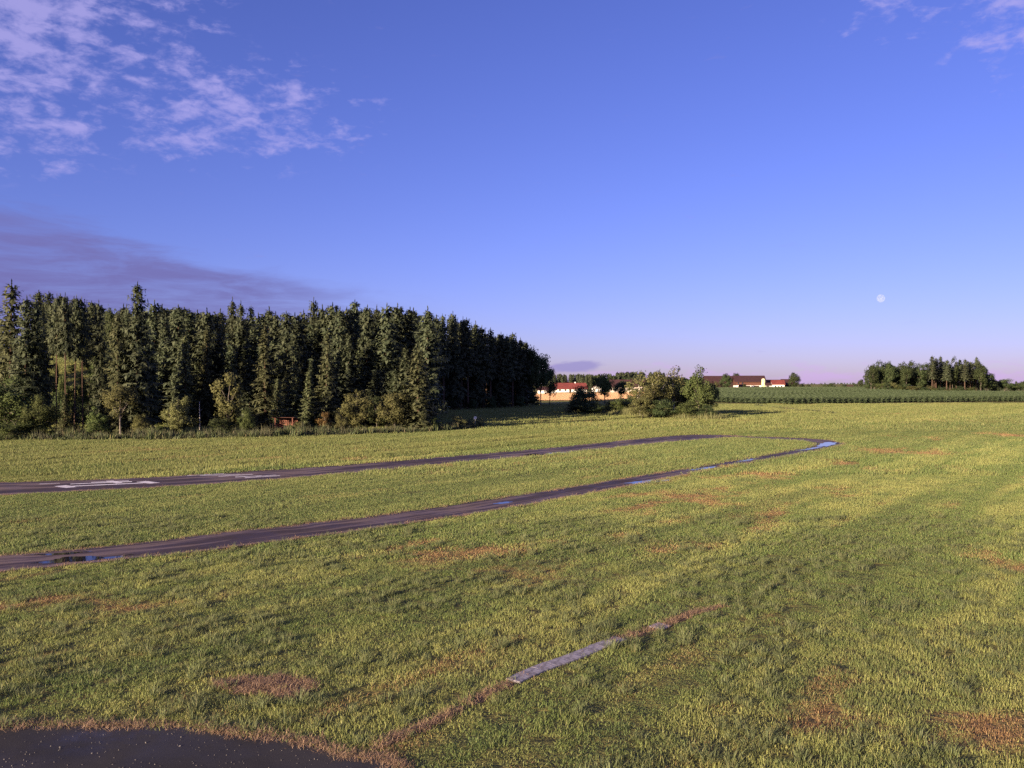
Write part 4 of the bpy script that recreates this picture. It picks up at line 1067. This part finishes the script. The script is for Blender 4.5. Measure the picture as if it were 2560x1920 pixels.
for i, px in enumerate(range(2205, 2440, 15)):
    tree('bush', (BUSH_G, BUSH, BUSH_Y)[i % 3], px, 440 - (i % 2) * 5, 948 + (px - 2200) * .075 + (i * 7) % 13, 17, 'bush in the green skirt along the foot of the right copse', 'bush', group='bushes below the right copse', i=i)
for px, top, half, y, pr, lab in [(2512, 946, 26, 480, BL_DARK, 'dark round tree right of the right copse'), (2488, 962, 14, 470, BUSH, 'bush between the right copse and the dark round tree'), (2536, 956, 18, 490, BL_ROUND, 'lower tree right of the dark round one near the picture edge'), (2560, 953, 20, 500, BL_DARK, 'tree cut off by the right picture edge'),
                            (2585, 950, 20, 505, BL_ROUND, 'tree just beyond the right picture edge'), (2152, 945, 9, 560, BL_DARK, 'small tree left of the right copse'), (2166, 940, 10, 520, BUSH, 'bush leaning on the left end of the right copse'), (2140, 956, 8, 600, BUSH, 'small bush by the hut left of the right copse'),
                            (2110, 957, 10, 640, BUSH, 'bush on the skyline beyond the maize'), (2078, 956, 13, 700, BL_DARK, 'far round tree on the skyline beyond the maize'), (2062, 958, 9, 690, BUSH, 'low far bush left of the skyline tree beyond the maize'), (2022, 960, 9, 620, BUSH, 'low far bush right of the farm')]:
    tree('broadleaf_tree' if pr in (BL_DARK, BL_ROUND) else 'bush', pr, px, y, top, half, lab, 'tree' if pr in (BL_DARK, BL_ROUND) else 'bush')

# --- far woods on the horizon: a mass
def far_mesh(src, keep_frac, name, grow):
    """thinned merge of trunk and crown of a tree, for trees a few pixels tall"""
    tm, cm = src
    nv = len(cm.vertices); co = np.empty(nv * 3, np.float32); cm.vertices.foreach_get('co', co); co = co.reshape(-1, 4, 3)
    tn = np.empty(nv, np.float32); cm.attributes['tone'].data.foreach_get('value', tn); tn = tn.reshape(-1, 4)
    sf = np.empty(nv * 3, np.float32); cm.attributes['soft'].data.foreach_get('vector', sf); sf = sf.reshape(-1, 4, 3)
    k = np.random.default_rng(5).random(len(co)) < keep_frac; co, tn, sf = co[k], tn[k], sf[k]
    c = co.mean(1, keepdims=True); co = c + (co - c) * grow
    me = np_mesh(name, co.reshape(-1, 3), np.arange(len(co) * 4).reshape(-1, 4), cm.materials[0])
    a = me.attributes.new('tone', 'FLOAT', 'POINT'); a.data.foreach_set('value', tn.ravel().astype(np.float32))
    a = me.attributes.new('soft', 'FLOAT_VECTOR', 'POINT'); a.data.foreach_set('vector', sf.ravel())
    return me
c_farwood = proto_collection('far_tree', [far_mesh(SP_FOR[0], .22, 'far_tree', 2.4), far_mesh(SP_FOR[1], .22, 'far_tree', 2.4), far_mesh(SP_HIGH[0], .25, 'far_tree', 2.4), far_mesh(BL_DARK[0], .2, 'far_tree', 2.4)])
P, S, K = [], [], []
def far_row(px0, px1, y0, y1, top0, top1, n, kinds):
    for i in range(n):
        px = random.uniform(px0, px1); y = random.uniform(y0, y1); b = at(px, y); H = ztop(random.uniform(top0, top1), y) - b.z
        k = random.choice(kinds); P.append(b); S.append((H / 20 * 1.15, H / 20 * 1.15, H / 20) if k < 3 else (H / 11, H / 11, H / 10.6)); K.append(k)
far_row(1370, 1480, 820, 900, 934, 944, 70, (0, 0, 1, 1, 2)); far_row(1460, 1560, 830, 900, 934, 944, 40, (3, 0, 1)); far_row(1540, 1660, 860, 940, 929, 938, 80, (0, 1, 1, 2)); far_row(1560, 1760, 820, 900, 940, 946, 60, (3, 0, 1))
far_row(2480, 2700, 620, 700, 952, 958, 60, (3, 0, 1)); far_row(1990, 2160, 1500, 1800, 956, 960, 50, (3, 0)); far_row(2150, 2500, 800, 900, 950, 958, 60, (3, 0, 1))
n = len(P)
scatter('distant_wood', np.array([tuple(p) for p in P]), np.column_stack([np.zeros(n), np.zeros(n), rng.random(n) * 6.28]), np.array(S), np.array(K), c_farwood, 'far belt of dark woods along the horizon')


# ------------------------------------------------------------------ reeds, maize and far fields
def reed_strip(name, line, width, dens, h, coll, label, nvar=4):
    a, L = resample([hit(*p) for p in line], 200); n = int(L * width * dens)
    p = along_poly(a, n, 0.0); d = np.gradient(a, axis=0); p = p + np.column_stack([np.zeros(n), rng.uniform(0, width, n)])
    hh = h * (.25 + 1.5 * N1.fbm(p[:, 0] * .30, p[:, 1] * .30) ** 1.6) * rng.uniform(.6, 1.35, n); w = rng.uniform(.8, 1.2, n)
    return scatter(name, np.column_stack([p, terrain(p[:, 0], p[:, 1])]), np.column_stack([np.zeros(n), np.zeros(n), rng.random(n) * 6.28]), np.column_stack([w, w, hh]), rng.integers(0, nvar, n), coll, label)
c_reed = proto_collection('reed_tuft', [tuft('reed_tuft', 24, .5, .35, 1.0, .04, .26, M_REED, seed=130 + s) for s in range(3)] + [tuft('reed_tuft', 60, .5, .25, .85, .10, .6, M_NETTLE, seed=135 + s) for s in range(3)])
c_reed2 = proto_collection('pale_reed_tuft', [tuft('pale_reed_tuft', 26, .6, .45, 1.0, .06, .25, M_REED2, seed=140 + s) for s in range(4)])
reed_strip('reed', [(-150, 1112), (0, 1104), (200, 1102), (420, 1100), (640, 1097), (900, 1088), (1080, 1080), (1205, 1070)], 5.0, 3.2, 1.45, c_reed, 'dark reeds and nettles along the foot of the left wood', 6)
reed_strip('reed', [(1420, 1031), (1500, 1034), (1560, 1040), (1640, 1046), (1720, 1050), (1790, 1051), (1815, 1050)], 8.0, 2.0, 1.75, c_reed2, 'pale green reeds along the foot of the middle copse')
reed_strip('weed', [(1890, 1015), (1950, 1022), (2000, 1027), (2060, 1032), (2090, 1035)], 1.5, 1.5, .9, c_reed, 'brown weeds along the field margin below the maize')

def field(name, px_pts, mat, lift, n=40, **props):
    """a field sheet laid over the terrain; px_pts in order left-near, right-near, right-far, left-far (ground points)"""
    a, b, c, d = px_pts; V = []
    for j in range(n + 1):
        for i in range(n + 1):
            u, v = i / n, j / n
            p = (Vector(a) * (1 - u) + Vector(b) * u) * (1 - v) + (Vector(d) * (1 - u) + Vector(c) * u) * v
            V.append((p.x, p.y, float(terrain(p.x, p.y)) + lift))
    I = np.arange((n + 1) ** 2).reshape(n + 1, n + 1)
    F = np.stack([I[:-1, :-1], I[:-1, 1:], I[1:, 1:], I[1:, :-1]], -1).reshape(-1, 4)
    return obj(name, np_mesh(name, V, F, mat, True), kind='structure', **props)
def g2(px, y): 
    p = at(px, y); return (p.x, p.y)
field('stubble_field', [(*g2(1300, 345), 0), (*g2(1440, 360), 0), (*g2(1760, 540), 0), (*g2(1180, 540), 0)], M_STUBBLE, .25)
field('farm_track', [(*g2(1335, 292), 0), (*g2(1420, 262), 0), (*g2(1432, 268), 0), (*g2(1335, 300), 0)], M_TRACK, .08, 12)
field('pale_pasture', [(*g2(2155, 395), 0), (*g2(2620, 400), 0), (*g2(2620, 560), 0), (*g2(2140, 500), 0)], M_DRYGRASS, .15)

c_stub = proto_collection('stubble_tuft', [tuft('stubble_tuft', 30, 1.1, .15, .35, .06, .15, M_STUBS, seed=150 + s_) for s_ in range(4)])
n = 15000; u_ = rng.random(n); y = 350 + 185 * rng.random(n); x = (rng.uniform(1325, 1620, n) - 1280) / FPX * y
scatter('stubble', np.column_stack([x, y, terrain(x, y) + .25]), np.column_stack([np.zeros(n), np.zeros(n), rng.random(n) * 6.28]), np.column_stack([np.ones(n), np.ones(n), rng.uniform(.8, 1.3, n)]), rng.integers(0, 4, n), c_stub, 'cut orange straw standing in the stubble field before the farmhouse')

def corn_plant(seed):
    r = np.random.default_rng(seed); V, F, T = [], [], []
    for pl in range(3):
        x0 = (pl - 1) * .42 + r.normal(0, .05); y0 = r.normal(0, .08); H = r.uniform(2.0, 2.4)
        def quad(p, q, w0, w1, tone):
            d = np.array(q) - np.array(p); u = np.cross(d, [r.normal(), r.normal(), .3]); u /= np.linalg.norm(u); b = len(V)
            V.extend([np.array(p) - u * w0, np.array(p) + u * w0, np.array(q) + u * w1, np.array(q) - u * w1]); F.append((b, b + 1, b + 2, b + 3)); T.extend([tone] * 4)
        quad((x0, y0, 0), (x0, y0, H), .025, .015, .3)
        for k in range(9):
            z = .3 + k * .2; a = r.random() * 6.28; l = r.uniform(.5, .8); tn = r.random() * .75
            m1 = (x0 + math.cos(a) * l * .5, y0 + math.sin(a) * l * .5, z + .38); e = (x0 + math.cos(a) * l, y0 + math.sin(a) * l, z + .12)
            quad((x0, y0, z), m1, .05, .055, tn); quad(m1, e, .055, .008, tn)
        quad((x0, y0, H), (x0 + .05, y0, H + .25), .05, .01, .5)
    me = np_mesh('maize', np.array(V), np.array(F), M_CORN)
    a = me.attributes.new('tone', 'FLOAT', 'POINT'); a.data.foreach_set('value', np.array(T, np.float32)); return me
c_corn = proto_collection('maize_plant', [corn_plant(s) for s in range(5)])
front = [hit(px, py) for px, py in [(1700, 1003), (1790, 1006), (1970, 1012), (2100, 1009), (2240, 1006.5), (2365, 1005.5), (2560, 1004), (2680, 1003)]]
back = [at(1700, 540), at(2150, 535), at(2165, 415), at(2300, 392), at(2480, 385), at(2680, 395)]
CORN = np.array([(p.x, p.y) for p in front] + [(p.x, p.y) for p in back[::-1]])
ca = R(62)                                                     # rows run away from the camera, bending along the slope
U = np.array([math.cos(ca), math.sin(ca)]); Vv = np.array([-U[1], U[0]])
ctr = CORN.mean(0); rows_ = []
for k in np.arange(-190, 190, 1.9):
    s = np.arange(-260, 260, 1.25) + rng.random() ; off = 14 * np.sin((s + 40) / 70.0)
    q = ctr + np.outer(s, U) + np.outer(k + off, Vv) + rng.normal(0, .10, (len(s), 2)); rows_.append(q)
q = np.vstack(rows_); m = inside(CORN, q[:, 0], q[:, 1]); q = q[m]; n = len(q)
cx_ = np.arange(CORN[:, 0].min(), CORN[:, 0].max(), 4.0); cy_ = np.arange(CORN[:, 1].min(), CORN[:, 1].max(), 4.0)
SV, SF = [], []
mx_, my_ = np.meshgrid(cx_, cy_); ok_ = inside(CORN, mx_.ravel() + 2, my_.ravel() + 2)
for x_, y_ in zip(mx_.ravel()[ok_], my_.ravel()[ok_]):
    b_ = len(SV); SV += [(a_, c_, float(terrain(a_, c_)) + .06) for a_, c_ in ((x_, y_), (x_ + 4, y_), (x_ + 4, y_ + 4), (x_, y_ + 4))]; SF.append((b_, b_ + 1, b_ + 2, b_ + 3))
obj('maize_soil', np_mesh('maize_soil', SV, SF, M_FSOIL), kind='structure')
hs_ = .82 + .36 * N2.fbm(q[:, 0] * .05, q[:, 1] * .05)
scatter('maize', np.column_stack([q, terrain(q[:, 0], q[:, 1])]), np.column_stack([np.zeros(n), np.zeros(n), ca + rng.normal(0, .2, n)]), np.column_stack([np.full(n, 1.25), np.full(n, 1.5), hs_]), rng.integers(0, 5, n), c_corn, 'maize field in rows on the low rise before the farm')


# ------------------------------------------------------------------ farm buildings
def gable(name, x0, x1, d, eave, ridge, loc, rz, wall_m, roof_m, label, over=.6, upper=None, wins=(), doors=(), chimneys=(), cat='building'):
    """ridge along local x; front faces -y"""
    e = empty(name, loc, rz, label, cat)
    g = Geo(); h = d / 2; g.poly_prism([(-h, -1.0), (h, -1.0), (h, eave), (0, ridge - .12), (-h, eave)], x0, x1); w = obj('wall', g.mesh('wall', wall_m), e)
    if upper:
        z0, um = upper; g = Geo(); g.poly_prism([(-h - .06, z0), (h + .06, z0), (h + .06, eave + .02), (0, ridge - .06), (-h - .06, eave + .02)], x0 - .06, x1 + .06); obj('upper_wall', g.mesh('upper_wall', um), e)
    k = (ridge - eave) / h; g = Geo()
    lo = eave - over * k
    g.poly_prism([(-h - over, lo), (0, ridge), (h + over, lo), (h + over, lo + .28), (0, ridge + .30), (-h - over, lo + .28)], x0 - over, x1 + over)
    rf = obj('roof', g.mesh('roof', roof_m), e)
    for cx, cy, cw, ch in chimneys:
        g = Geo(); g.box(cx - cw, cx + cw, cy - cw, cy + cw, ridge - 1.0, ridge + ch); obj('chimney', g.mesh('chimney', M_WHITE), rf)
    for cx, z0, ww, wh in wins:
        g = Geo(); g.box(cx - ww / 2, cx + ww / 2, -h - .16, -h + .1, z0, z0 + wh); f = obj('window', g.mesh('window', M_DARKW), e)
        g = Geo(); g.box(cx - ww / 2 + .1, cx + ww / 2 - .1, -h - .19, -h - .1, z0 + .1, z0 + wh - .1); obj('pane', g.mesh('pane', M_GLASS), f)
    for cx, ww, wh in doors:
        g = Geo(); g.box(cx - ww / 2, cx + ww / 2, -h - .15, -h + .1, 0, wh); obj('door', g.mesh('door', M_DARKW), e)
    return e
def bl(px, y): return at(px, y)
mpx = lambda px, y: px / FPX * y
gable('farmhouse', -11.5, 11.5, 11, 2.6, 6.4, bl(1424, 620), R(6), M_WHITE, M_TILE, 'long white farmhouse with a red tiled roof beside the right tip of the wood', wins=[(-8, .9, 1.2, 1.1), (-4, .9, 1.2, 1.1), (3, .9, 1.2, 1.1), (7, .9, 1.2, 1.1)], doors=[(-.5, 1.4, 2.1)], chimneys=[(4, 0, .4, .9)])
gable('farm_shed', -6, 6, 7, 2.4, 4.2, bl(1367, 560), R(0), M_WHITE, M_TILE_D, 'low white shed half hidden by the overhanging tree at the end of the wood', doors=[(1, 3, 2.0)])
gable('small_house', -5, 5, 7, 2.6, 4.8, bl(1494, 620), R(75), M_WHITE, M_TILE_D, 'white gabled house behind the dense dark tree left of the middle copse', wins=[(0, 1, 1.2, 1.2)])
gable('long_barn', -11.5, 11.5, 12, 3.8, 8.0, bl(1570, 560), R(-4), M_TAN, M_TILE_D, 'tan barn with a long brown roof left of the middle copse', wins=[(-9, 1.2, 2, 1.4), (-5, 1.2, 2, 1.4), (0, 1.2, 2, 1.4), (5, 1.2, 2, 1.4)], doors=[(8.5, 3, 3)])
gable('cow_barn', -10.5, 10.5, 13, 4.8, 9.0, bl(1797, 615), R(4), M_DARKW, M_TILE_D, 'dark brown barn behind the right end of the middle copse', doors=[(3, 4, 3.5)], wins=[(-4, 1.5, 2, 1.5)])
gable('great_barn', -9.6, 9.4, 14, 5.4, 8.9, bl(1872, 600), R(-6), M_WHITE, M_TILE_D, 'big brown timber barn with a white base, largest building of the farm', over=1.3, upper=(2.4, M_BOARD), doors=[(4.2, 3.4, 2.2), (-2, 3.4, 2.2)], wins=[(-7, 1, 1.6, 1.3), (-8.2, 3.2, 1.0, 1.2), (-5.4, 3.2, 1.0, 1.2)])
gable('timber_hut', -1.9, 1.9, 3.2, 2.0, 3.2, bl(1856, 575), R(12), M_ORANGE, M_BOARD, 'small orange timber hut in front of the big brown barn', over=.3, doors=[(.5, 1.0, 1.8)])
gable('white_house', -3.8, 3.8, 8, 3.4, 5.9, bl(1944, 585), R(-8), M_WHITE, M_TILE, 'white house with a bright red roof right of the silo', wins=[(-2, 1.2, 1.0, 1.2), (2, 1.2, 1.0, 1.2)], doors=[(0, 1.1, 2.1)])
gable('grey_annex', -3.6, 3.6, 7, 2.6, 4.0, bl(1927, 588), R(-8), M_GREYW, M_TILE_D, 'grey flat-fronted annex between silo and white house', doors=[(-2.6, 1.6, 2.2)])
gable('long_house', -9, 9, 9, 3.4, 6.2, bl(1938, 612), R(-3), M_DARKW, M_TILE_D, 'long dark red roof rising behind the white house')
gable('tool_shed', -4.2, 4.2, 8, 3.4, 6.6, bl(1968, 595), R(10), M_DARKW, M_TILE_D, 'dark brown shed between the white house and the solitary round tree', doors=[(0, 2, 2.4)])
gable('field_hut', -3.2, 3.2, 5, 2.2, 3.6, bl(2131, 620), R(0), M_DARKW, M_TILE_D, 'low dark hut left of the right copse on the skyline', doors=[(0, 1.4, 1.9)])
# silo
y = 590; b = bl(1908.5, y); e = empty('silo', b, 0, 'cream cylindrical silo right of the big brown barn', 'silo')
g = Geo(); g.tube([(0, 0, -1), (0, 0, 6.4)], [1.3, 1.3], 18); obj('tank', g.mesh('tank', M_SILO, True), e)
g = Geo(); g.tube([(0, 0, 6.4), (0, 0, 6.9), (0, 0, 7.25)], [1.3, 1.0, .3], 18); obj('cap', g.mesh('cap', M_SILO, True), e)
g = Geo()
for zz in (1, 2.6, 4.2, 5.8): g.tube([(0, 0, zz - .06), (0, 0, zz + .06)], [1.34, 1.34], 18)
obj('hoop', g.mesh('hoop', M_GREYW, True), e)['kind'] = 'stuff'
# parked car
y = 560; b = bl(1834, y); e = empty('parked_car', b + Vector((0, 0, 0)), R(10), 'white car parked left of the big brown barn', 'car')
g = Geo(); g.poly_prism([(-2.1, .35), (2.1, .35), (2.15, .75), (1.9, .9), (1.0, .98), (.45, 1.45), (-1.3, 1.48), (-1.95, 1.0), (-2.12, .8)], -.85, .85)
body = g.mesh('body', M_CAR); o = obj('body', body, e); o.rotation_euler.z = R(90)
g = Geo(); g.poly_prism([(.92, 1.0), (.44, 1.40), (-1.25, 1.42), (-1.75, 1.02)], -.87, .87); o = obj('windows', g.mesh('windows', M_GLASS), e); o.rotation_euler.z = R(90)
for wx in (-1.3, 1.3):
    for wy in (-.88, .88):
        g = Geo(); g.tube([(wx, wy - .1, .33), (wx, wy + .1, .33)], [.33, .33], 12); obj('wheel', g.mesh('wheel', M_TYRE), e)

# ------------------------------------------------------------------ small things at the foot of the wood
y = 121; b = at(716, y)
e = empty('wooden_shelter', b, R(-8), 'reddish wooden shelter with a bench at the foot of the broad sunlit spruce', 'shelter'); e.scale = (1.1, 1.1, 1.1)
for px_, py_ in ((-1.15, -.8), (1.15, -.8), (-1.15, .8), (1.15, .8), (0, .8)):
    g = Geo(); g.box(px_ - .06, px_ + .06, py_ - .06, py_ + .06, -.2, 2.05 if py_ < 0 else 1.85); obj('post', g.mesh('post', M_ORANGE), e)
for i in range(6):
    g = Geo(); z0 = .25 + i * .26; g.box(-1.2, 1.2, .87, .90, z0, z0 + .235); obj('plank', g.mesh('plank', M_ORANGE), e)
for s in (-1, 1):
    for i in range(4):
        g = Geo(); z0 = .25 + i * .26; g.box(s * 1.22 - .015, s * 1.22 + .015, -.7, .82, z0, z0 + .235); obj('plank', g.mesh('plank', M_ORANGE), e)
for i in range(7):
    g = Geo(); y0 = -1.15 + i * .33; z0 = 2.10 - (i * .33) * .13; g.box(-1.5, 1.5, y0, y0 + .31, z0, z0 + .04); obj('roof_board', g.mesh('roof_board', M_BOARD), e)
g = Geo(); g.box(-1.05, 1.05, .15, .6, .62, .68); obj('bench_seat', g.mesh('bench_seat', M_ORANGE), e)
g = Geo(); g.box(-1.05, 1.05, -.82, -.76, .55, .95); obj('front_rail', g.mesh('front_rail', M_ORANGE), e)
tree('shrub', BUSH_Y, 703, 114, 1066, 13, 'low weed clump hiding the left foot of the wooden shelter', 'shrub', i=0)
tree('shrub', BUSH_G, 731, 115, 1062, 12, 'low weed clump hiding the right foot of the wooden shelter', 'shrub', i=1)
# stake fence left of the shelter
for px_ in (676, 682, 689):
    b = at(px_, 119); g = Geo(); g.tube([(0, 0, -.3), (0, 0, 1.5), (0, 0, 1.6)], [.06, .055, .01], 6)
    obj('wooden_stake', g.mesh('wooden_stake', M_ORANGE, True), None, b, label='upright wooden stake just left of the wooden shelter', category='stake', group='stakes by the shelter')
# pale bare pole
b = at(499, 122); g = Geo(); g.tube([(0, 0, -.3), (.03, 0, 1.6), (-.02, 0, 3.6), (.0, 0, ztop(1004, 122))], [.085, .075, .055, .03], 7)
e = empty('bare_pole', b, 0, 'thin pale bare pole standing between the tall olive shrub and the narrow olive tree', 'pole'); obj('shaft', g.mesh('shaft', M_BIRCH, True), e)
g = Geo(); g.tube([(0, 0, 3.0), (.35, .1, 3.5)], [.025, .008], 5); obj('twig', g.mesh('twig', M_BIRCH, True), e)
# earth heap
b = at(334, 128); r = np.random.default_rng(3); V, F = [], []
for j in range(9):
    t = j / 8
    for i in range(18):
        a = 6.283 * i / 18; q = 1.35 * t * (1 + r.normal(0, .06)); V.append((q * math.cos(a), q * .9 * math.sin(a), 1.15 * (1 - t) ** 1.05 + r.normal(0, .03) - .1 * t))
for j in range(8):
    for i in range(18): F.append((j * 18 + i, j * 18 + (i + 1) % 18, (j + 1) * 18 + (i + 1) % 18, (j + 1) * 18 + i))
obj('earth_heap', py_mesh('earth_heap', V, F, M_HEAP, True), None, b + Vector((0, 0, .05)), label='cone-shaped dark brown heap under the wood right of the slim pale-stemmed tree', category='heap')
# round marker
b = at(1188, 136); e = empty('round_marker', b, 0, 'small round pale marker on a post at the right end of the reeds', 'marker')
g = Geo(); g.tube([(0, 0, -.2), (0, 0, 1.5)], [.035, .03], 6); obj('post', g.mesh('post', M_GREYW), e)
g = Geo(); g.tube([(0, -.03, 1.65), (0, .03, 1.65)], [.26, .26], 14); obj('disc', g.mesh('disc', M_WHITE), e)

# ------------------------------------------------------------------ moon
def moon_material():
    m, t, o = material('moonlight')
    pos = t.node('ShaderNodeTexCoord').outputs['Object']
    nrm_ = t.node('ShaderNodeNewGeometry').outputs['Normal']
    n = t.noise(pos, .09, 4, .6)
    lit = t.smooth(t.vmath('DOT_PRODUCT', nrm_, tuple(Vector((-.62, -.75, -.22)).normalized())), -.05, .35)
    em = t.node('ShaderNodeEmission'); t.l.new(t.mix(t.smooth(n, .42, .58), (.22, .10, .06), (1.0, .72, .42)), em.inputs[0])
    t.set(em.inputs[1], t.math('MULTIPLY', lit, .062))
    tr = t.node('ShaderNodeBsdfTransparent'); ad = t.node('ShaderNodeAddShader')
    t.l.new(em.outputs[0], ad.inputs[0]); t.l.new(tr.outputs[0], ad.inputs[1]); t.l.new(ad.outputs[0], o.inputs[0])
    return m
y = 8000.0; px, py = 2202, 746
V, F = [], []; rad = 10.4 / FPX * y * .97
for j in range(1, 24):
    for i in range(48):
        a, b_ = 6.2832 * i / 48, math.pi * j / 24; V.append((rad * math.sin(b_) * math.cos(a), rad * math.sin(b_) * math.sin(a), rad * math.cos(b_)))
V += [(0, 0, rad), (0, 0, -rad)]
for j in range(22):
    for i in range(48): F.append((j * 48 + i, (j + 1) * 48 + i, (j + 1) * 48 + (i + 1) % 48, j * 48 + (i + 1) % 48))
for i in range(48): F.append((len(V) - 2, i, (i + 1) % 48)); F.append((len(V) - 1, 22 * 48 + (i + 1) % 48, 22 * 48 + i))
mm = moon_material(); mm.use_backface_culling = True
moon = obj('moon', py_mesh('moon', V, F, mm, True), None, ((px - 1280) / FPX * y, y, ztop(py, y)), label='pale daytime moon low in the sky above the maize and the right copse', category='moon')
